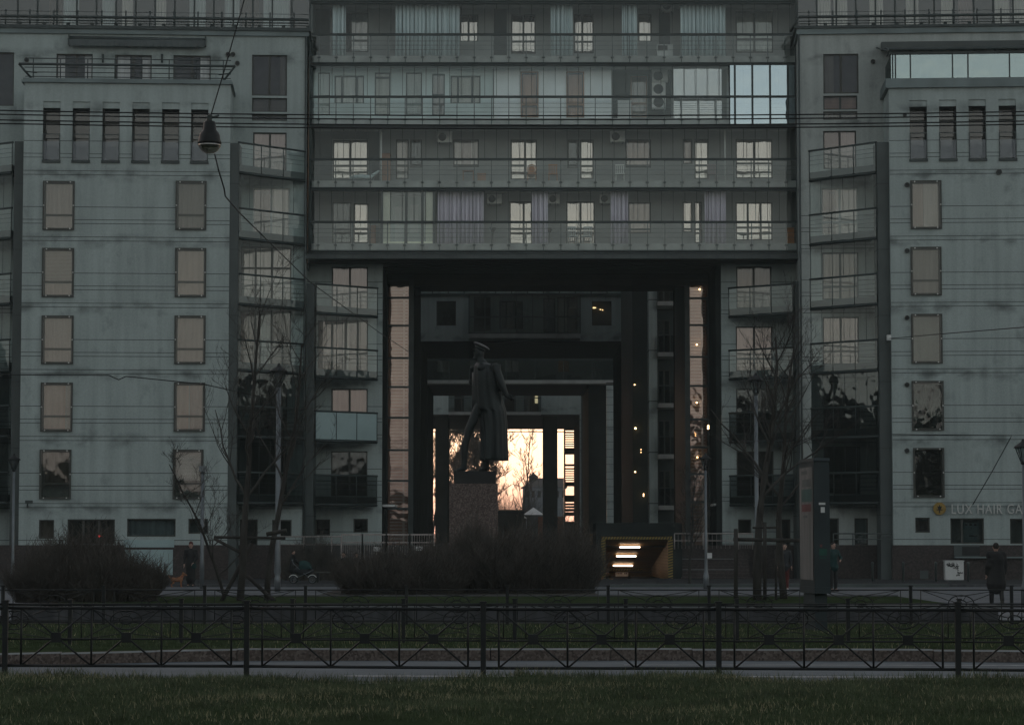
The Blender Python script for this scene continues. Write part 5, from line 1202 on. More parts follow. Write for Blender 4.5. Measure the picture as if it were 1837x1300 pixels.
tb = MB(); p = P(260, 1045, 101.6); tb.box(p.x - .22, p.x + .22, 101.6, 101.9, .09, .80); tb.box(p.x - .25, p.x + .25, 101.57, 101.93, .80, .83); tag(tb.build('utility_cabinet', M['steel'], None, (p.x, 101.7, .09)), 'small grey-blue cabinet at the foot of the left bush', 'cabinet')
for px, lab, Y in ((299, 'pale bollard beside the small tan dog', 101.5), (1562, 'bollard beneath the right wing, farthest from the graffiti cabinet', 109), (1617, 'bollard below the right edge of the service duct of the right wing', 109), (1675, 'bollard just left of the graffiti cabinet', 109), (1733, 'bollard just right of the graffiti cabinet', 109)):
    mb = MB(); x, y = plan(px, Y); mb.lathe((x, y, .09), [(.05, 0), (.05, .72), (.06, .74), (.06, .8), (.02, .84)], 10); tag(mb.build('bollard', M['metal2'] if px > 300 else M['cap'], None, (x, y, .09)), lab, 'bollard', 'bollards on the pavement')
for px, lab in ((1584, 'square pale vent cover on the dark plinth between two bollards'), (1658, 'dim square vent cover on the dark plinth left of the graffiti cabinet')):
    mb = MB(); u, z = RB.uz(px, 1030, .07); (RB if px > 1599 else RM).box(mb, *( (u - .18, u + .18) if px > 1599 else (RM.U(px) - .18, RM.U(px) + .18)), z - .18, z + .18, .06, .09)
    tag(mb.build('vent_cover', M['steel'] if px < 1600 else M['metal2'], None, RB.pt(u, z, .08)), lab, 'vent cover')
mb = MB(); p = P(1273, 996, 96.9); mb.box(p.x - .09, p.x + .09, p.y, p.y + .02, p.z - .1, p.z + .1); tag(mb.build('notice', M['white'], None, p), 'small white notice fixed to the street lamp by the garage', 'notice')
# ================================================================ THINGS ON THE BALCONIES
def ac_unit(label, px0, py0, px1, py1, Y=121.9, grp='air conditioners on the balcony walls'):
    a, b = P(px0, py1, Y), P(px1, py0, Y); t_ = thing('air_conditioner', label, 'air conditioner', ((a.x + b.x) / 2, Y + .3, a.z), grp)
    mb = MB(); mb.box(a.x, b.x, Y, Y + .34, a.z, b.z); mb.box(a.x - .01, b.x + .01, Y - .01, Y + .35, b.z, b.z + .02); mb.build('casing', M['ac'], t_)
    h = b.z - a.z; r_ = h * .40; cx = a.x + r_ + .06; mb = MB(); mb.tube([(cx, Y - .02, (a.z + b.z) / 2), (cx, Y - .001, (a.z + b.z) / 2)], r_, 20, smooth=False); mb.build('fan_grille', M['black'], t_)
    mb = MB()
    for xx in (a.x + .1, b.x - .1): mb.box(xx, xx + .03, Y + .05, Y + .55, a.z - .05, a.z - .005)
    mb.build('bracket', M['metal'], t_)
    return t_
ac_unit('air conditioner beside the single wide window on the left of the third balcony floor', 784, 237, 811, 255)
ac_unit('air conditioner above a beige window right of centre on the third balcony floor', 1095, 236, 1121, 254)
ac_unit('air conditioner hung right of the wide lilac curtain', 874, 349, 900, 365)
ac_unit('air conditioner just right of the narrow lilac curtain at the centre', 983, 349, 1004, 365)
ac_unit('air conditioner just left of the narrow lilac curtain with a window behind it', 1076, 349, 1096, 364)
ac_unit('smaller upper air conditioner in the dark bay of the second balcony floor', 1170, 126, 1198, 147)
ac_unit('twin-fan air conditioner at the bottom of the dark bay on the second balcony floor', 1170, 172, 1194, 195)
ac_unit('middle air conditioner of the dark bay on the second balcony floor', 1170, 149, 1194, 171)
ac_unit('air conditioner high on the dark panel of the top balcony floor', 1187, 3, 1208, 20)
def drape(label, px0, px1, k, m, Y=120.85, top=1.5, grp='curtains hung across the open balconies', bot=0.02):
    fac = Fac(px0, Y); zs = RAIL[k] - 1.0; mb = MB(); b = fac.U(px1)
    pleats(mb, fac, 0, b, zs + bot, RAIL[k] + top, 0, .10, .20)
    o = mb.build('balcony_curtain', M[m], None, fac.pt(b / 2, zs, 0)); tag(o, label, 'curtain', grp)
    s = o.modifiers.new('thick', 'SOLIDIFY'); s.thickness = .012
    return o
drape('narrow blue-grey curtain at the left end of the top balcony floor', 592, 617, 7, 'curt_teal')
drape('widest blue-grey curtain of the top balcony floor, left of centre', 708, 824, 7, 'curt_teal')
drape('blue-grey curtain right of the centre door of the top balcony floor', 989, 1029, 7, 'curt_teal')
drape('narrow blue-grey curtain left of the slim window of the top balcony floor', 1118, 1145, 7, 'curt_teal')
drape('wide blue-grey curtain near the right end of the top balcony floor', 1224, 1305, 7, 'curt_teal')
drape('widest lilac curtain beside the cream loggia', 784, 868, 4, 'curt_lilac')
drape('narrow lilac curtain at the centre of the lowest balcony floor', 955, 983, 4, 'curt_lilac')
drape('narrow lilac curtain beside a beige window right of centre', 1096, 1127, 4, 'curt_lilac')
drape('lilac curtain nearest the right end of the lowest balcony floor', 1266, 1303, 4, 'curt_lilac')
def chair(label, px, k, m, rot=0.0, Y=121.5, s=1.0, round_back=False, arms=False, grp='chairs on the balconies'):
    p = P(px, 300, Y); zs = RAIL[k] - 1.0; t_ = thing('chair', label, 'chair', (p.x, Y, zs), grp)
    c, si = math.cos(rot), math.sin(rot); L = lambda x, y, z: (p.x + (x * c - y * si) * s, Y + (x * si + y * c) * s, zs + z * s)
    def bxs(x0, x1, y0, y1, z0, z1, mb): mb.box8([L(x, y, z) for z in (z0, z1) for (x, y) in ((x0, y0), (x1, y0), (x1, y1), (x0, y1))])
    mb = MB(); bxs(-.22, .22, -.22, .22, .43, .47, mb); mb.build('seat', M[m], t_)
    mb = MB()
    if round_back: mb.tube([L(.21 * math.cos(i * .35), .2, .72 + .22 * math.sin(i * .35)) for i in range(19)], .025, 6); mb.tube([L(0, .2, .72), L(0, .215, .72)], .17, 14, smooth=False)
    else:
        for i in range(5): bxs(-.2 + i * .09, -.16 + i * .09, .19, .22, .47, .88, mb)
        bxs(-.22, .22, .185, .225, .88, .95, mb)
    mb.build('backrest', M[m], t_)
    for x_, y_ in ((-.2, -.2), (.2, -.2), (-.2, .2), (.2, .2)): mb = MB(); mb.tube([L(x_, y_, 0), L(x_ * .95, y_ * .95, .44)], .018, 6); mb.build('leg', M[m], t_)
    if arms:
        for x_ in (-.24, .24): mb = MB(); mb.tube([L(x_, -.2, .45), L(x_, -.2, .66), L(x_, .2, .68)], .02, 6); mb.build('armrest', M[m], t_)
    return t_
chair('wooden chair with a round back by the centre door of the third balcony floor', 954, 5, 'orange', 0, round_back=True)
chair('slatted wooden chair right of the round-backed one', 992, 5, 'orange', 0)
chair('white plastic armchair, left one of the pair before the centre doors', 1027, 4, 'white', .2, arms=True)
chair('white plastic armchair, right one of the pair before the centre doors', 1053, 4, 'white', -.2, arms=True)
chair('pale metal chair under the beige window of the third balcony floor', 1112, 5, 'ac', 0)
chair('dark chair with pale seat left of the twin doors on the third balcony floor', 1278, 5, 'curt', .1)
def table(label, px, k, w_, h, m, Y=121.5):
    p = P(px, 300, Y); zs = RAIL[k] - 1.0; t_ = thing('side_table', label, 'table', (p.x, Y, zs)); mb = MB(); mb.box(p.x - w_, p.x + w_, Y - .25, Y + .25, zs + h - .04, zs + h); mb.build('table_top', M[m], t_)
    for sx in (-1, 1):
        for sy in (-1, 1): mb = MB(); mb.box(p.x + sx * (w_ - .04) - .02, p.x + sx * (w_ - .04) + .02, Y + sy * .2 - .02, Y + sy * .2 + .02, zs, zs + h - .04); mb.build('leg', M[m], t_)
    return t_
table('brown table below the wide window of the third balcony floor', 840, 5, .28, .62, 'wood')
mb = MB(); p = P(864, 315, 121.5); zs = RAIL[5] - 1; mb.box(p.x - .2, p.x + .2, 121.3, 121.7, zs, zs + .42); mb.box(p.x - .22, p.x + .22, 121.28, 121.72, zs + .42, zs + .47); tag(mb.build('wooden_crate', M['wood'], None, (p.x, 121.5, zs)), 'small wooden crate right of the brown balcony table', 'crate')
mb = MB(); p = P(1420, 420, 121.6); zs = RAIL[4] - 1; mb.box(p.x - .2, p.x + .2, 121.4, 121.8, zs, zs + .82); mb.box(p.x - .22, p.x + .22, 121.38, 121.82, zs + .82, zs + .86); tag(mb.build('cupboard', M['orange'], None, (p.x, 121.6, zs)), 'orange wooden cupboard at the right end of the lowest balcony floor', 'cupboard')
mb = MB(); p = P(1120, 190, 121.8); zs = RAIL[6] - 1; mb.box(p.x - .32, p.x + .32, 121.6, 122.2, zs, zs + 1.0); mb.box(p.x - .34, p.x + .34, 121.58, 122.22, zs + 1.0, zs + 1.04); tag(mb.build('cabinet', M['white'], None, (p.x, 121.8, zs)), 'white cabinet in the dark bay of the second balcony floor', 'cabinet')
mb = MB(); p = P(1193, 80, 121.8); zs = RAIL[7] - 1; mb.box(p.x - .4, p.x + .36, 121.5, 122.1, zs + .04, zs + .74); mb.box(p.x - .36, p.x + .1, 121.47, 121.5, zs + .45, zs + .68, 1); tag(mb.build('storage_box', [M['white'], M['black']], None, (p.x, 121.8, zs)), 'white storage box with a black opening on the top balcony floor', 'box')
mb = MB(); p = P(694 - 2, 290, 121.9); zs = RAIL[5] - 1; mb.box(p.x - .2, p.x + .22, 121.8, 122.3, zs, zs + 1.45); mb.box(p.x - .22, p.x + .24, 121.78, 122.32, zs + 1.45, zs + 1.5); tag(mb.build('cupboard', M['wood'], None, (p.x, 121.9, zs)), 'tall brown cupboard beside the white pipe on the third balcony floor', 'cupboard')
mb = MB(); p = P(668, 410, 122.0); zs = RAIL[4] - 1; mb.box(p.x - .15, p.x + .16, 121.9, 122.2, zs, zs + 1.0); mb.box(p.x - .17, p.x + .18, 121.88, 122.22, zs + 1.0, zs + 1.04); tag(mb.build('cupboard', M['wood'], None, (p.x, 122, zs)), 'narrow brown cupboard left of the cream loggia', 'cupboard')
for px in (682, 1303):
    mb = MB(); x, y = plan(px, 121.2); mb.tube([(x, y, RAIL[5] - 1), (x, y, RAIL[5] + 1.6)], .045, 8)
    tag(mb.build('drainpipe', M['white'], None, (x, y, RAIL[5] - 1)), 'white pipe on the third balcony floor ' + ('left of centre' if px < 900 else 'near its right end'), 'pipe')
# folding lounger with a pale cover
lo_ = thing('deck_lounger', 'grey folding lounger before the left twin doors of the third balcony floor', 'lounger', (P(655, 320, 121.4).x, 121.4, RAIL[5] - 1))
p = P(655, 320, 121.4); zs = RAIL[5] - 1; mb = MB(); mb.tube([(p.x - .75, 121.4, zs + .28), (p.x - .2, 121.4, zs + .34), (p.x + .25, 121.4, zs + .30), (p.x + .7, 121.4, zs + .62)], [.06, .12, .10, .05], 8); mb.build('cushion', M['curt_teal'], lo_)
for sx in (-.5, -.1, .35): mb = MB(); mb.tube([(p.x + sx, 121.3, zs), (p.x + sx + .1, 121.45, zs + .32)], .015, 5); mb.build('leg', M['steel'], lo_)
# pedestal planters
for px, k, lab in ((884, 4, 'dark planter on a stand beside the wide lilac curtain'), (986, 4, 'dark planter on a stand below the central air conditioner')):
    x, y = plan(px, 121.5); zs = RAIL[k] - 1; t_ = thing('planter', lab, 'planter', (x, y, zs)); mb = MB(); mb.lathe((x, y, zs), [(.12, 0), (.12, .03), (.03, .06), (.03, .62), (.05, .64)], 10); mb.build('stand', M['frame'], t_); mb = MB(); mb.lathe((x, y, zs), [(.06, .65), (.13, .78), (.17, .84), (.15, .86), (.02, .85)], 12); mb.build('bowl', M['frame'], t_)
# ================================================================ BARE TREES
M['bark'] = mat('bark', (0.045, 0.042, 0.038), .9, 0, .35, 6, .15, .3, (1, 1, .3))
M['twig'] = mat('twigs', (0.05, 0.047, 0.043), .9, 0, .3, 3)
M['twig_red'] = mat('bush_twigs', (0.078, 0.069, 0.059), .9, 0, .35, 2)
def bare_tree(label, base, H, seed, spread=.5, trunk_r=.07, first=.32, dens=1.0, lean=(0, 0), grp=None, levels=4, twig_r=.004, name='bare_tree', twist=.12):
    r = random.Random(seed); base = Vector(base); t_ = thing(name, label, 'tree', base, grp)
    tm, cm = MB(), MB()
    # trunk
    pts, rs = [], []; n = 9; p = base.copy(); d = Vector((lean[0], lean[1], 1)).normalized()
    for i in range(n + 1):
        pts.append(p.copy()); rs.append(trunk_r * (1 - .82 * i / n) + .004); d = (d + Vector((r.gauss(0, .05), r.gauss(0, .05), .02))).normalized(); p = p + d * (H / n)
    pts[0] = pts[0] - Vector((0, 0, .08)); tm.tube(pts, rs, 8); tm.build('trunk', M['bark'], t_)
    def grow(p, d, L, rad, lv):
        k = 5 if lv < 2 else 4; q = [p.copy()]; rr = [rad]; dd = d.copy()
        for i in range(k):
            dd = (dd + Vector((r.gauss(0, twist), r.gauss(0, twist), r.gauss(.07, twist * .7)))).normalized(); p = p + dd * (L / k); q.append(p.copy()); rr.append(max(twig_r * .6, rad * (1 - .75 * (i + 1) / k)))
        cm.tube(q, rr, 5 if lv < 2 else 3, cap=False)
        if lv >= levels: return
        m_ = int((4 + 3 * r.random()) * dens) if lv < levels - 1 else int((3 + 3 * r.random()) * dens)
        for _ in range(m_):
            f = r.uniform(.25, 1.0) * k; i = min(int(f), k - 1); s = q[i].lerp(q[i + 1], f - i)
            a = r.uniform(0, 6.283); sd_ = Vector((math.cos(a), math.sin(a), r.uniform(-.1, .6)))
            nd = (dd * .75 + sd_ * r.uniform(.45, .9)).normalized()
            grow(s, nd, L * r.uniform(.38, .66), max(twig_r, rr[i] * .6), lv + 1)
    nb = int(11 * dens) + 3
    for b in range(nb):
        f = (first + (1 - first) * (b + r.random()) / nb) * n; i = min(int(f), n - 1); s = pts[i].lerp(pts[i + 1], f - i); a = b * 2.4 + r.uniform(-.4, .4)
        nd = Vector((math.cos(a) * spread, math.sin(a) * spread, r.uniform(.5, .95))).normalized()
        grow(s, nd, H * r.uniform(.22, .38) * (1.25 - f / n * .7), rs[i] * .55, 1)
    cm.build('crown', M['twig'], t_); return t_
gd = lambda px, Y, z=.45: (P(px, 1000, Y).x, Y, z)
GT = 'bare young trees flanking the statue'
bare_tree('bare young tree with a straight trunk, left of the two left trees', gd(431, 58), 6.6, 21, .55, .085, .30, .85, (.03, 0), GT)
bare_tree('bare young tree just left of the tall thick street lamp', gd(480, 59), 5.9, 22, .5, .075, .34, .8, (-.02, 0), GT)
bare_tree('bare multi-branched sapling leaning left toward the plain grey pole', gd(405, 60), 3.4, 33, .8, .04, .12, .85, (-.28, 0), GT)
bare_tree('bare young tree with the thickest trunk, left of the two right trees', gd(1358, 59), 6.2, 24, .55, .105, .36, .85, (.01, 0), GT)
bare_tree('bare young tree between the right stake frame and the advertising pillar', gd(1406, 60), 5.8, 25, .5, .085, .34, .8, (0, 0), GT)
bare_tree('small thin bare tree left of the slender street lamp by the garage', gd(1237, 103, 0), 4.4, 26, .5, .06, .25, 1.0, (0, 0), GT)
# tree supports
def stakes(label, pts, bars):
    c = Vector(pts[0][0]); t_ = thing('tree_stakes', label, 'tree stakes', c)
    for a, b, rr in pts: mb = MB(); mb.tube([a, b], rr, 8); mb.build('stake', M['bark'], t_)
    for a, b, rr in bars: mb = MB(); mb.tube([a, b], rr, 6); mb.build('crossbar', M['bark'], t_)
pp = lambda px, py, Y: P(px, py, Y)
stakes('slanted wooden stakes and crossbars propping the left trees', [(pp(397, 1078, 58), pp(452, 975, 58.3), .05), (pp(492, 1078, 58), pp(441, 1030, 58.3), .045)], [(pp(384, 963, 58), pp(512, 965, 58.3), .035), (pp(385, 966, 58), pp(430, 990, 57.8), .04), (pp(478, 958, 58), pp(514, 951, 58), .05)])
stakes('frame of upright stakes and crossbars around the right trees', [(pp(1320, 1078, 57.6), pp(1320, 948, 57.6), .05), (pp(1372, 1076, 57.8), pp(1372, 936, 57.8), .045), (pp(1392, 1076, 58.6), pp(1392, 985, 58.6), .03)], [(pp(1316, 967, 57.7), pp(1440, 969, 58), .045), (pp(1350, 946, 57.8), pp(1392, 946, 57.8), .025)])
# ---------------------------------------------------------------- twiggy bushes
def bush(label, c, rx, ry, h, n, seed, m='twig_red', grp='leafless bushes', sub=6, name='bush'):
    r = random.Random(seed); mb = MB(); c = Vector(c)
    for _ in range(n):
        a = r.uniform(0, 6.283); k = math.sqrt(r.random()); b = c + Vector((math.cos(a) * k * rx * .9, math.sin(a) * k * ry * .9, -.05))
        hh = h * (1 - .5 * k ** 3) * (.86 + .12 * math.sin(b.x * 2.1 + seed) + .07 * math.sin(b.x * 5.3)) * (r.uniform(.55, 1.1) if r.random() > .06 else r.uniform(1.1, 1.4))
        out = Vector((math.cos(a) * k * rx * .16, math.sin(a) * k * ry * .16, 0)); q = [b]
        for i in range(1, 5): t_ = i / 4; q.append(b + out * t_ ** 1.4 + Vector((r.gauss(0, .045), r.gauss(0, .045), hh * t_)))
        mb.tube(q, [.010, .008, .0065, .005, .003], 3, cap=False)
        for _s in range(sub):
            i = r.choice((1, 2, 2, 3, 3)); s = q[i].lerp(q[i + 1], r.random()) if i < 4 else q[4]
            d = Vector((r.gauss(0, .55), r.gauss(0, .55), r.uniform(.5, 1.1))).normalized() * h * r.uniform(.12, .30)
            mb.tube([s, s + d * .5 + Vector((r.gauss(0, .02), r.gauss(0, .02), .02)), s + d], [.005, .004, .0025], 3, cap=False)
    return tag(mb.build(name, M[m], None, c), label, 'bush', grp)
bx_ = lambda px, Y: P(px, 1000, Y).x
bush('broad leafless bush at the left in front of the left bay', (bx_(155, 58), 58, .45), 1.75, 1.5, 1.45, 1900, 41)
bush('tall leafless bush before the statue pedestal', (bx_(935, 70), 69.5, .4), 2.2, 2.2, 1.92, 2600, 42)
bush('lower leafless bush left of the statue pedestal', (bx_(722, 68), 67.5, .4), 1.75, 1.8, 1.38, 1900, 43)
bush('small reddish leafless bush beneath the left passage balconies', (bx_(555, 112), 112, .09), 1.25, .6, 2.0, 420, 44)
# ---------------------------------------------------------------- beyond the passage
FT = 'bare trees seen through the passage'
for i, (px, Y, H, sd_, sp, dn) in enumerate(((838, 318, 15.5, 51, .55, 1.5), (812, 330, 15, 52, .6, 1.3), (868, 324, 13, 53, .5, 1.3), (893, 336, 12.5, 54, .5, 1.0), (928, 330, 14.3, 55, .42, .95), (948, 345, 13, 56, .42, .9), (775, 322, 16, 57, .6, 1.4), (757, 335, 15, 58, .5, 1.3), (856, 342, 16, 59, .55, 1.2))):
    lab = ('dense bare tree behind the statue legs', 'bare tree in the gap left of the statue legs', 'lower bare tree just behind the coat of the statue', 'small bare tree right of the statue pedestal block', 'slim bare tree standing highest in the bright right gap', 'slim bare tree beside the distant roof', 'bare tree between the left piers of the passage exit', 'bare tree at the far left slit of the passage exit', 'tall bare tree farthest back behind the statue')[i]
    bare_tree(lab, (P(px, 900, Y).x, Y, 1.0), H, sd_, sp, .17, .14, dn * (.85 if i in (0, 1, 2, 8) else .62), (0, 0), FT, 4, .036)
bush('dark leafless hedge beyond the passage exit', (P(893, 900, 312).x, 312, 1.3), 6.5, 2.5, 7.6, 1500, 61, 'twig', None, 5, 'hedge')
dh = thing('house', 'distant house with a dark roof and a domed turret beyond the passage', 'house', (P(960, 900, 400).x, 400, 1.0))
mb = MB(); fh = Fac(938, 400.0); ue = fh.U(1014); fh.box(mb, 0, ue, 1, fh.Z(872), -10, 0); mb.build('wall', mat('pale_blue_render', (.13, .15, .17), .8), dh)
mb = MB(); z0_, z1_ = fh.Z(874), fh.Z(856)
mb.box8([fh.pt(-.3, z0_, .3), fh.pt(ue + .3, z0_, .3), fh.pt(ue + .3, z0_, -10), fh.pt(-.3, z0_, -10), fh.pt(2.2, z1_, -4), fh.pt(ue, z1_, -4), fh.pt(ue, z1_, -6), fh.pt(2.2, z1_, -6)]); mb.build('roof', M['soffit'], dh)
mb = MB(); mb.lathe(fh.pt(fh.U(957), z1_ - 1.2, -4), [(.7, 0), (.7, 1.2), (.85, 1.3), (.6, 1.6), (.2, 1.9), (.04, 2.2)], 12); mb.build('turret', M['soffit'], dh)
for i in range(7): mb = MB(); u = .4 + i * ue / 7; fh.box(mb, u, u + .5, fh.Z(892), fh.Z(880), 0, .03); mb.build('window', M['black'], dh)
mb = MB(); c = P(917, 940, 296); mb.box(c.x - 1.5, c.x + 1.5, 296, 298, 1.6, ZY(917, 296)); mb.box(c.x - 1.6, c.x + 1.6, 295.9, 298.1, ZY(917, 296), ZY(914, 296), 1); tag(mb.build('kiosk', [M['metal2'], M['cap']], None, (c.x, 297, 1.6)), 'low dark kiosk with a pale flat roof right of the statue pedestal', 'kiosk')
for px, py, w_, lab in ((957, 915, 1.25, 'pale pointed tent roof beside the exit pier'), (930, 921, 1.0, 'lower pale tent roof between the kiosk and the pointed tent')):
    Y = 305.0; c = P(px, py, Y); t_ = thing('tent', lab, 'tent', (c.x, Y, 1.6)); z = ZY(py + 8, Y)
    mb = MB(); mb.loft([[(c.x - w_, Y - w_, z), (c.x + w_, Y - w_, z), (c.x + w_, Y + w_, z), (c.x - w_, Y + w_, z)], [(c.x - .04, Y - .04, z + .85), (c.x + .04, Y - .04, z + .85), (c.x + .04, Y + .04, z + .85), (c.x - .04, Y + .04, z + .85)]], 0, False); mb.build('canopy', M['white'], t_)
    for sx in (-1, 1): mb = MB(); mb.tube([(c.x + sx * (w_ - .05), Y - w_ + .05, 1.6), (c.x + sx * (w_ - .05), Y - w_ + .05, z)], .05, 6); mb.build('leg', M['steel'], t_)
mb = MB(); mb.box(P(965, 930, 301).x, P(1012, 930, 301).x, 301, 301.3, 1.6, ZY(926, 301)); tag(mb.build('brick_wall', mat('rusty_brick', (.16, .07, .045), .9), None, (P(985, 930, 301).x, 301, 1.6)), 'low rusty wall at the foot of the exit pier', 'wall')
# wooded bank across the street, behind the viewpoint: what the lower panes mirror
r = random.Random(70); mb = MB()
for i in range(150):
    x = -150 + i * 2.0 + r.uniform(-2, 2); H = (8 + 9 * (x > 18) + 5 * (-6 < x < 18) + 2 * math.sin(x * .11) + r.uniform(-2.5, 3.5)); y = -75 + r.uniform(-5, 5)
    if -18 < x < -10.5 or 19.5 < x < 27.5: H = r.uniform(4, 6)  # low gaps shaped so the stair glass mirrors bright sky
    for j in range(3): mb.ell((x + r.uniform(-2, 2), y, H * (.3 + .27 * j)), r.uniform(2, 3.6), 2.5, H * .22, 8, 6)
    for j in range(7): mb.ell((x + r.uniform(-2.4, 2.4), y + r.uniform(-1, 1), H * r.uniform(.92, 1.14)), r.uniform(.3, .9), .5, r.uniform(.5, 1.4), 6, 4)
    mb.tube([(x, y, -.1), (x, y, H * .6)], [.4, .2], 6)
for sx in (-1, 1):
    for i in range(80):
        y = -70 + i * 2.2; x = sx * (120 + r.uniform(-4, 4)); H = r.uniform(13, 19)
        for j in range(3): mb.ell((x, y + r.uniform(-1, 1), H * (.3 + .27 * j)), 2.5, r.uniform(2, 3.4), H * .22, 8, 6)
wd_ = struct('wooded_bank', mb, mat('dark_foliage', (.026, .032, .030), .95, 0, .4, .5), 'stuff')
# ================================================================ FIGURES
def capsules(parts, voxel, smooth=4):
    """overlapping tapered limbs and rounded masses fused into one skin by a voxel remesh"""
    mb = MB()
    for p in parts:
        if p[0] == 'l':
            pts, rs = p[1], p[2]; mb.tube(pts, rs, 12); mb.ell(pts[0], rs[0], rs[0], rs[0], 10, 8); mb.ell(pts[-1], rs[-1], rs[-1], rs[-1], 10, 8)
            for q, r_ in zip(pts[1:-1], rs[1:-1]): mb.ell(q, r_, r_, r_, 10, 8)
        else: mb.ell(p[1], p[2][0], p[2][1], p[2][2], 14, 12, 0, p[3] if len(p) > 3 else None)
    return mb
def fuse(o, voxel, smooth=3):
    m = o.modifiers.new('fuse', 'REMESH'); m.mode = 'VOXEL'; m.voxel_size = voxel; m.use_smooth_shade = True
    s = o.modifiers.new('smooth', 'SMOOTH'); s.iterations = smooth; s.factor = .5
    return o
def person(label, x, y, zb, H, face, coat, legs, shoes, hair, skirt=0.0, seated=False, walk=0.0, arm=None, hatc=None, grp=None, bulk=1.0, skin='skin'):
    t_ = thing('person', label, 'person', (x, y, zb), grp); s = H / 1.75; c, sn = math.cos(face), math.sin(face)
    # local: +f ahead, +l to the person's left
    def L(l, f, z): return Vector((x + (-l * sn + f * c) * s, y + (l * c + f * sn) * s, zb + z * s)) if True else None
    drop = .45 if seated else 0.0; hz = .93 - drop; fr = 0.0
    hip = lambda sd_: L(.09 * sd_, fr, hz)
    knee = lambda sd_: (L(.10 * sd_, .42, .50) if seated else L(.10 * sd_, walk * sd_ * .20 + .02, .50)); ank = lambda sd_: (L(.10 * sd_, .44, .08) if seated else L(.095 * sd_, walk * sd_ * .30 - (.06 if walk * sd_ < 0 else 0), .08 + (.06 if walk * sd_ < 0 else 0)))
    chest = L(0, fr, 1.30 - drop); sh = lambda sd_: L(.19 * sd_, fr, 1.42 - drop)
    a_ = arm or {}
    elb = lambda sd_: L(*a_[sd_][0]) if sd_ in a_ else L(.25 * sd_, fr - walk * sd_ * .10 - .02, 1.13 - drop)
    hnd = lambda sd_: L(*a_[sd_][1]) if sd_ in a_ else L(.25 * sd_, fr - walk * sd_ * .04 + .08, .90 - drop)
    hd = L(0, fr + .02, 1.635 - drop); parts = []
    for sd_ in (-1, 1):
        parts += [('l', [hip(sd_), knee(sd_), ank(sd_)], [.075 * s, .055 * s, .038 * s]), ('l', [ank(sd_), ank(sd_) + (L(0, .15, -.04) - L(0, 0, 0))], [.04 * s, .03 * s])]
        parts += [('l', [sh(sd_), elb(sd_), hnd(sd_)], [.048 * s, .038 * s, .026 * s])]
        dv = (hnd(sd_) - elb(sd_)).normalized(); side = dv.cross(Vector((c, sn, 0)))
        side = side.normalized() if side.length > .01 else Vector((-sn, c, 0)); fw = Vector((c, sn, 0))
        parts.append(('l', [hnd(sd_), hnd(sd_) + dv * .07 * s], [.028 * s, .034 * s]))
        for i in range(4):
            b0 = hnd(sd_) + dv * .09 * s + fw * (i - 1.5) * .02 * s; ln = (.075, .085, .08, .062)[i] * s
            parts.append(('l', [b0, b0 + dv * ln * .55, b0 + dv * ln * .95 - side * .02 * s * sd_], [.0115 * s, .011 * s, .0105 * s]))
        parts.append(('l', [hnd(sd_) + fw * .03 * s, hnd(sd_) + fw * .055 * s + dv * .045 * s, hnd(sd_) + fw * .06 * s + dv * .075 * s], [.014 * s, .012 * s, .0105 * s]))
    parts += [('l', [L(0, fr, hz), L(0, fr, 1.12 - drop), chest, L(0, fr, 1.44 - drop)], [.125 * s, .115 * s, .135 * s, .08 * s]), ('l', [sh(-1), sh(1)], [.055 * s, .055 * s]), ('l', [L(0, fr, 1.42 - drop), hd], [.055 * s, .052 * s])]
    parts += [('e', hd, (.078 * s, .088 * s, .118 * s), Matrix.Rotation(face - math.pi / 2, 3, 'Z')), ('e', hd + (L(0, .09, -.01) - L(0, 0, 0)), (.018 * s, .022 * s, .026 * s)), ('e', hd + (L(0, .05, -.075) - L(0, 0, 0)), (.04 * s, .04 * s, .03 * s))]
    for sd_ in (-1, 1): parts.append(('e', hd + (L(.08 * sd_, -.005, 0) - L(0, 0, 0)), (.02 * s, .02 * s, .032 * s)))
    body = fuse(capsules(parts, .014).build('body', M[skin], t_), .013 * s)
    # eyes and mouth as their own small pieces
    mb = MB()
    for sd_ in (-1, 1): mb.ell(hd + (L(.03 * sd_, .078, .012) - L(0, 0, 0)), .013 * s, .013 * s, .009 * s, 8, 6)
    mb.ell(hd + (L(0, .083, -.055) - L(0, 0, 0)), .022 * s, .012 * s, .006 * s, 8, 6); mb.build('facial_feature', M['hair_dark'], body)
    # clothes
    B = bulk; pc = []
    for sd_ in (-1, 1): pc.append(('l', [sh(sd_), elb(sd_), elb(sd_).lerp(hnd(sd_), .88)], [.075 * s * B, .062 * s * B, .05 * s * B]))
    pc += [('l', [sh(-1), sh(1)], [.078 * s * B, .078 * s * B]), ('l', [L(0, fr, hz - .02), L(0, fr, 1.12 - drop), chest, L(0, fr, 1.46 - drop)], [.165 * s * B, .15 * s * B, .165 * s * B, .085 * s])]
    if skirt: pc.append(('l', [L(0, fr, hz), L(0, fr, hz - skirt * .5), L(0, fr, hz - skirt)], [.165 * s * B, .18 * s * B, .20 * s * B]))
    fuse(capsules(pc, .02).build('coat', M[coat], t_), .02 * s)
    pl = []
    for sd_ in (-1, 1): pl.append(('l', [hip(sd_), knee(sd_), ank(sd_) + Vector((0, 0, .03))], [.10 * s, .075 * s, .062 * s]))
    fuse(capsules(pl, .02).build('trousers', M[legs], t_), .02 * s)
    for sd_ in (-1, 1):
        ps = [('l', [ank(sd_) + (L(0, -.04, -.035) - L(0, 0, 0)), ank(sd_) + (L(0, .08, -.04) - L(0, 0, 0)), ank(sd_) + (L(0, .17, -.05) - L(0, 0, 0))], [.048 * s, .045 * s, .032 * s])]
        fuse(capsules(ps, .015).build('shoe', M[shoes], t_), .012 * s)
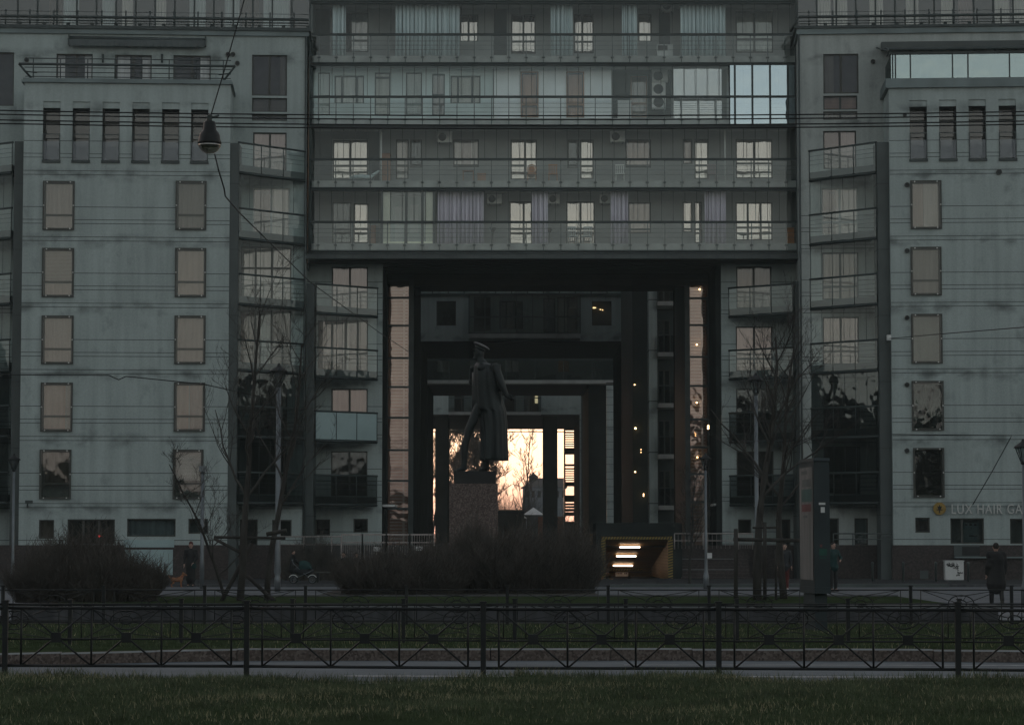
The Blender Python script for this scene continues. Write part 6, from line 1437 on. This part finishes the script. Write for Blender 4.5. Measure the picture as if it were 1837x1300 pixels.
    hs_ = [('e', hd + (L(0, -.02, .035) - L(0, 0, 0)), (.088 * s, .095 * s, .105 * s), Matrix.Rotation(face - math.pi / 2, 3, 'Z'))]
    if hatc: hs_.append(('e', hd + (L(0, -.005, .085) - L(0, 0, 0)), (.085 * s, .085 * s, .08 * s)))
    fuse(capsules(hs_, .02).build('hat' if hatc else 'hair', M[hatc or hair], t_), .016 * s)
    return t_
M['skin'] = mat('skin', (0.36, 0.23, 0.18), .6, 0, .08)
M['hair_dark'] = mat('hair_dark', (0.02, 0.016, 0.013), .7)
M['cloth_black'] = mat('cloth_black', (0.018, 0.018, 0.018), .9, 0, .2, 6); M['cloth_grey'] = mat('cloth_grey', (0.03, 0.032, 0.035), .9, 0, .2, 6)
M['cloth_red'] = mat('cloth_red', (0.09, 0.02, 0.018), .9, 0, .2, 6); M['cloth_teal'] = mat('cloth_teal', (0.010, 0.036, 0.034), .85, 0, .2, 6)
M['hat_red'] = mat('hat_red', (0.085, 0.03, 0.028), .9, 0, .2, 9); M['shoe_white'] = mat('shoe_white', (0.62, 0.60, 0.58), .6); M['shoe_dark'] = mat('shoe_dark', (0.03, 0.027, 0.025), .6)
D90 = math.pi / 2
x, y = plan(345, 101); person('woman in a long black coat and a dark red hat holding a small teal bag', x, y, .0, 1.74, -D90, 'cloth_black', 'cloth_black', 'shoe_dark', 'hair_dark', .62, arm={1: ((.26, .05, 1.12), (.13, .22, .95))}, hatc='hat_red')
hb = thing('handbag', 'small teal bag held by the woman in the long black coat', 'bag', (x + .13, y - .24, .68)); mb = MB()
bp = P(348, 1015, 100.72); mb.ell((bp.x, bp.y, bp.z), .10, .05, .11, 12, 8); mb.build('pouch', M['cloth_teal'], hb)
mb = MB(); mb.tube([(bp.x - .07, bp.y, bp.z + .06), (bp.x - .03, bp.y, bp.z + .2), (bp.x + .03, bp.y, bp.z + .2), (bp.x + .07, bp.y, bp.z + .06)], .008, 5); mb.build('strap', M['cloth_teal'], hb)
x, y = plan(1783, 70.5); person('man in a bulky dark coat seen from behind, walking at the right', x, y, 0, 1.72, D90 + .1, 'cloth_black', 'cloth_black', 'shoe_dark', 'hair_dark', .32, walk=.55, bulk=1.42)
x, y = plan(1405, 94); person('person in dark red trousers and white trainers behind the right stake frame', x, y, 0, 1.7, -D90, 'cloth_grey', 'cloth_red', 'shoe_white', 'hair_dark', .05)
x, y = plan(1492, 92); person('person in a teal jacket half hidden behind the advertising pillar', x, y, 0, 1.74, -D90 + .5, 'cloth_teal', 'cloth_black', 'shoe_dark', 'hair_dark', .05, arm={1: ((.30, .06, 1.18), (.16, .22, 1.12))})
bn = thing('bench', 'plain dark bench left of the lower bush', 'bench', (P(612, 1040, 107).x, 107, .09)); bcx = P(612, 1040, 107).x
mb = MB(); mb.box(bcx - 1.1, bcx + 1.1, 106.75, 107.2, .48, .53); mb.build('seat', M['frame'], bn)
for sx in (-.95, .95): mb = MB(); mb.box(bcx + sx - .03, bcx + sx + .03, 106.8, 107.15, .09, .48); mb.build('leg', M['iron'], bn)
x, y = plan(618, 107); person('person in dark clothes sitting on the bench, nearer the lamp', x, y, .07, 1.7, -D90 - .3, 'cloth_black', 'cloth_black', 'shoe_dark', 'hair_dark', 0, True, arm={-1: ((-.24, .12, .72), (-.10, .30, .62)), 1: ((.25, .1, .72), (.12, .3, .6))})
x, y = plan(640, 107); person('person in dark clothes sitting on the bench, half behind the bush', x, y, .07, 1.66, -D90 + .2, 'cloth_grey', 'cloth_black', 'shoe_dark', 'hair_dark', 0, True, arm={-1: ((-.24, .12, .72), (-.10, .30, .62)), 1: ((.25, .1, .72), (.12, .3, .6))})
x, y = plan(527, 104.6); person('person in dark clothes bending over the pram', x, y, .09, 1.35, .2, 'cloth_black', 'cloth_black', 'shoe_dark', 'hair_dark', .25, arm={-1: ((-.22, .2, 1.15), (-.16, .42, .98)), 1: ((.22, .2, 1.15), (.16, .42, .98))})
# ---- pram
px_, py_ = plan(545, 103.6); zb = .09; pr = thing('pram', 'dark teal pram with a rounded hood and white-rimmed wheels', 'pram', (px_, py_, zb))
mb = MB(); mb.ell((px_ + .05, py_, zb + .52), .40, .24, .20, 16, 10); mb.build('carrycot', M['cloth_grey'], pr)
mb = MB(); rings = []
for i in range(9):
    a = math.pi * (.02 + .62 * i / 8); rings.append([(px_ + .02 + math.cos(a) * .36 * 1.0, py_ + math.cos(b * math.pi / 8) * .26, zb + .58 + math.sin(a) * .34 * math.sin(b * math.pi / 8) + .01) for b in range(9)])
for i in range(8):
    for b in range(8): mb.face([rings[i][b], rings[i + 1][b], rings[i + 1][b + 1], rings[i][b + 1]], 0, True)
mb.build('hood', M['cloth_teal'], pr)
mb = MB(); mb.tube([(px_ - .42, py_ - .2, zb + .95), (px_ - .36, py_ - .2, zb + .8), (px_ + .3, py_ - .2, zb + .2)], .015, 6); mb.tube([(px_ - .42, py_ + .2, zb + .95), (px_ - .42, py_ - .2, zb + .95)], .02, 6); mb.tube([(px_ + .35, py_ - .2, zb + .5), (px_ - .3, py_ - .2, zb + .2)], .015, 6); mb.build('chassis', M['steel'], pr)
for sx in (-.36, .40):
    for sy in (-.24, .24):
        mb = MB(); cx, cy, cz_ = px_ + sx, py_ + sy, zb + .16; mb.tube([(cx + .145 * math.cos(i * .3307), cy, cz_ + .145 * math.sin(i * .3307)) for i in range(20)], .02, 6)
        wl_ = mb.build('wheel', M['iron'], pr); mb = MB(); mb.tube([(cx + .125 * math.cos(i * .3307), cy - .005, cz_ + .125 * math.sin(i * .3307)) for i in range(20)], .012, 5)
        for i in range(6): mb.tube([(cx, cy, cz_), (cx + .12 * math.cos(i * 1.047), cy, cz_ + .12 * math.sin(i * 1.047))], .005, 4)
        mb.build('rim', M['steel'], wl_)
for sx in (-.36, .40):
    mb = MB(); cx, cz_ = px_ + sx, zb + .16; mb.tube([(cx + .19 * math.cos(a), py_ - .25, cz_ + .19 * math.sin(a)) for a in [.5 + i * .27 for i in range(9)]], .018, 5); mb.build('mudguard', M['white'], pr)
# ---- dog
M['fur'] = mat('tan_fur', (0.26, 0.12, 0.065), .9, 0, .3, 9, .1, .4)
dx, dy = plan(322, 100.4); dg = thing('dog', 'small tan dog with a red collar standing beside the woman in the long coat', 'dog', (dx, dy, 0))
V = lambda a, b, c: Vector((dx + a, dy + b, c))
ps = [('l', [V(-.20, 0, .30), V(-.05, 0, .29), V(.10, 0, .31)], [.085, .085, .105]), ('l', [V(.10, 0, .33), V(.20, 0, .46)], [.07, .055]), ('e', V(.23, 0, .50), (.075, .065, .065)), ('l', [V(.27, 0, .49), V(.345, 0, .465)], [.042, .028]), ('l', [V(-.27, 0, .33), V(-.34, 0, .42), V(-.37, 0, .50)], [.028, .022, .014])]
for sy in (-.05, .05):
    ps += [('l', [V(.12, sy, .28), V(.13, sy, .15), V(.13, sy, .02)], [.045, .028, .022]), ('l', [V(.13, sy, .02), V(.165, sy, .018)], [.024, .02]), ('l', [V(-.22, sy, .28), V(-.16, sy, .17), V(-.25, sy, .10), V(-.235, sy, .02)], [.055, .035, .024, .021]), ('l', [V(-.235, sy, .02), V(-.20, sy, .018)], [.024, .02])]
    ps += [('e', V(.20, sy * 1.2, .545), (.03, .018, .045))]
fuse(capsules(ps, .012).build('body', M['fur'], dg), .012, 2)
mb = MB(); mb.tube([V(.165 + .06 * math.cos(a) * .5, .062 * math.sin(a), .41 + .03 * math.cos(a)) for a in [i * .3307 for i in range(20)]], .014, 6); mb.build('collar', mat('collar_red', (.35, .03, .03), .6), dg)
mb = MB(); mb.ell(V(.372, 0, .472), .014, .014, .012, 8, 6)
for sy in (-.035, .035): mb.ell(V(.285, sy, .525), .01, .01, .01, 8, 6)
mb.build('nose_and_eyes', M['black'], dg)
# ================================================================ STATUE
SY = 75.0; M['bronze'] = mat('bronze', (0.016, 0.021, 0.0205), .55, .25, .35, 2.2, .4, .15, (1, 1, .5))
M['bronze_pale'] = mat('bronze_cap_pale', (0.10, 0.10, 0.10), .5, .3, .2, 3)  # paler bronze for the crown of the cap
q = lambda px, py, dy=0.0: P(px, py, SY) + Vector((0, dy, 0))
u_ = SY / 4600.0
ped = thing('pedestal', 'speckled red granite pedestal with a dark block on top under the statue', 'pedestal', (P(850, 1000, SY).x, SY, .4))
xa, xb = P(807, 900, SY).x, P(893, 900, SY).x; za = ZY(868, SY); mb = MB(); mb.box(xa, xb, SY - .7, SY + .7, .35, za); mb.box(xa - .12, xb + .12, SY - .82, SY + .82, .3, .75); mb.build('shaft', M['pedestal'], ped)
mb = MB(); xa, xb = P(815, 850, SY).x, P(889.5, 850, SY).x; zt_ = ZY(845.5, SY); mb.box(xa, xb, SY - .6, SY + .6, za + .002, zt_); mb.build('cap_block', M['black'], ped)
stt = thing('statue', 'dark bronze statue of an officer in a peaked cap striding in a long coat', 'statue', (P(852, 845, SY).x, SY, zt_))
ps = [('l', [q(860, 728, -.12), q(842, 770, -.15), q(834, 800, -.15), q(832.5, 836, -.15)], [9.5 * u_, 8 * u_, 7.4 * u_, 5.6 * u_]), ('l', [q(834, 840, -.15), q(822, 843, -.15)], [4.8 * u_, 3.0 * u_]),
      ('l', [q(874, 728, .12), q(873, 790, .12), q(872, 838, .12)], [9.5 * u_, 8 * u_, 6.2 * u_]), ('l', [q(874, 840, .12), q(861, 843, .12)], [4.8 * u_, 3.0 * u_]),
      ('l', [q(864, 726), q(864, 700), q(864, 672), q(865, 655)], [14 * u_, 14.5 * u_, 16 * u_, 11 * u_]), ('l', [q(864, 660, -.33), q(864, 660, .33)], [8.5 * u_, 8.5 * u_]), ('l', [q(864, 655), q(860, 638)], [7.2 * u_, 6.6 * u_]),
      ('e', q(859.5, 633.5), (9.6 * u_, 8.2 * u_, 12.2 * u_)), ('e', q(850.3, 634), (2.2 * u_, 1.8 * u_, 3 * u_)), ('e', q(852, 643), (4.4 * u_, 4 * u_, 3.2 * u_)), ('e', q(850.8, 638.6), (1.4 * u_, 2.4 * u_, .9 * u_)), ('e', q(850.8, 629), (1.8 * u_, 6 * u_, 1.2 * u_)),
      ('e', q(861, 634, -.14), (2 * u_, 1 * u_, 3.2 * u_)),
      # near arm bent back, far arm raised across the chest
      ('l', [q(889, 660, -.30), q(901, 692, -.36), q(909, 711, -.34)], [8 * u_, 6.6 * u_, 4.2 * u_]), ('l', [q(909, 711, -.34), q(914, 714, -.34)], [4 * u_, 3.2 * u_]),
      ('l', [q(858, 660, .34), q(846, 683, .34), q(847, 660, .1)], [7.6 * u_, 6.2 * u_, 4.4 * u_])]
for i in range(4): ps.append(('l', [q(914, 712.6 + i * 1.6, -.36 + .03 * i), q(918.5, 714 + i * 1.5, -.36 + .03 * i), q(920.5 - i * .5, 716.5 + i * 1.2, -.36 + .03 * i)], [1.5 * u_, 1.4 * u_, 1.2 * u_]))
ps.append(('l', [q(911, 709.5, -.38), q(915, 709, -.40), q(918, 711, -.40)], [1.7 * u_, 1.5 * u_, 1.3 * u_]))
fuse(capsules(ps, .02).build('figure', M['bronze'], stt), .024, 4)
# coat: a loft with folds deepening to the hem, open at the front below the belt
rings = []
prof = [(650, 864, 9, 10, 0), (656, 870, 20, 24, .3), (668, 872.5, 23, 27, .6), (684, 873, 23.5, 27, 1), (702, 874, 23.5, 25.5, 1), (718, 876, 25, 25, 1.1), (733, 878, 28, 25, 1.2), (738, 883, 24.5, 24, 1.4), (760, 885.5, 23.5, 24, 1.7), (785, 886, 23.3, 24.5, 2.0), (808, 886.3, 23.6, 25, 2.4), (826, 886, 24.2, 25.5, 2.8)]
N = 96
prof = [tuple(p[i] + (p2[i] - p[i]) * t_ / 4 for i in range(5)) for p, p2 in zip(prof[:-1], prof[1:]) for t_ in range(4)] + [prof[-1]]
for (py, cx, hw, hd_, fo) in prof:
    rg_ = []
    for j in range(N):
        a = 2 * math.pi * j / N; k = 1 + .026 * fo * (math.sin(a * 9 + .6) + .8 * math.sin(a * 14 + 1.9) + .6 * math.sin(a * 5)); rg_.append(q(cx + hw * math.cos(a) * k, py) + Vector((0, hd_ * u_ * math.sin(a) * k, 0)))
    rings.append(rg_)
mb = MB(); mb.loft(rings); co = mb.build('coat', M['bronze'], stt)
mb = MB(); fa_ = [q(846, 690, -.42), q(846, 735, -.44), q(860, 737, -.45), q(864, 690, -.44)]
mb.loft([[q(862 + 15.5 * math.cos(a), py) + Vector((0, 15 * u_ * math.sin(a), 0)) for a in [i * math.pi / 12 for i in range(24)]] for py in (668, 690, 715, 737)]); mb.build('tunic', M['bronze'], stt)
mb = MB(); mb.tube([q(895, 655 + i * 6, -.30 - .05 * math.sin(i * .6)) for i in range(9)], [.05 + .01 * math.sin(i) for i in range(9)], 6); mb.tube([q(882 - i * .2, 652 + i * 9, -.40 + .01 * i) for i in range(20)], .03, 6); mb.tube([q(898, 700 + i * 8, -.22) for i in range(15)], .035, 6); mb.build('cape_fold', M['bronze'], stt)
mb = MB(); rot = Matrix.Rotation(-math.atan2(13, 27) * -1, 3, 'Y')
mb.ell(q(864.5, 620.5), 15.5 * u_, 13 * u_, 3.4 * u_, 20, 8, 0, rot); cp = mb.build('cap', M['bronze_pale'], stt)
mb = MB(); mb.ell(q(861.5, 625.5), 10.5 * u_, 9.6 * u_, 3.8 * u_, 20, 8, 0, rot); mb.ell(q(850.5, 628), 5.5 * u_, 7.5 * u_, .9 * u_, 14, 6, 0, Matrix.Rotation(R(-28), 3, 'Y')); mb.build('visor', M['bronze'], cp)
# ================================================================ thin haze over the whole street, added to lift the dark tones
mb = MB(); mb.box(-410, 410, -310, 910, -1.1, 37)
hz_m = bpy.data.materials.new('haze'); hz_m.use_nodes = True; t = hz_m.node_tree; t.nodes.clear()
out = t.nodes.new('ShaderNodeOutputMaterial'); pv = t.nodes.new('ShaderNodeVolumePrincipled')
pv.inputs['Color'].default_value = (0.80, 0.92, 0.90, 1); pv.inputs['Density'].default_value = 0.00028
t.links.new(pv.outputs[0], out.inputs['Volume'])
struct('haze', mb, hz_m, 'stuff')
S.cycles.volume_bounces = 1
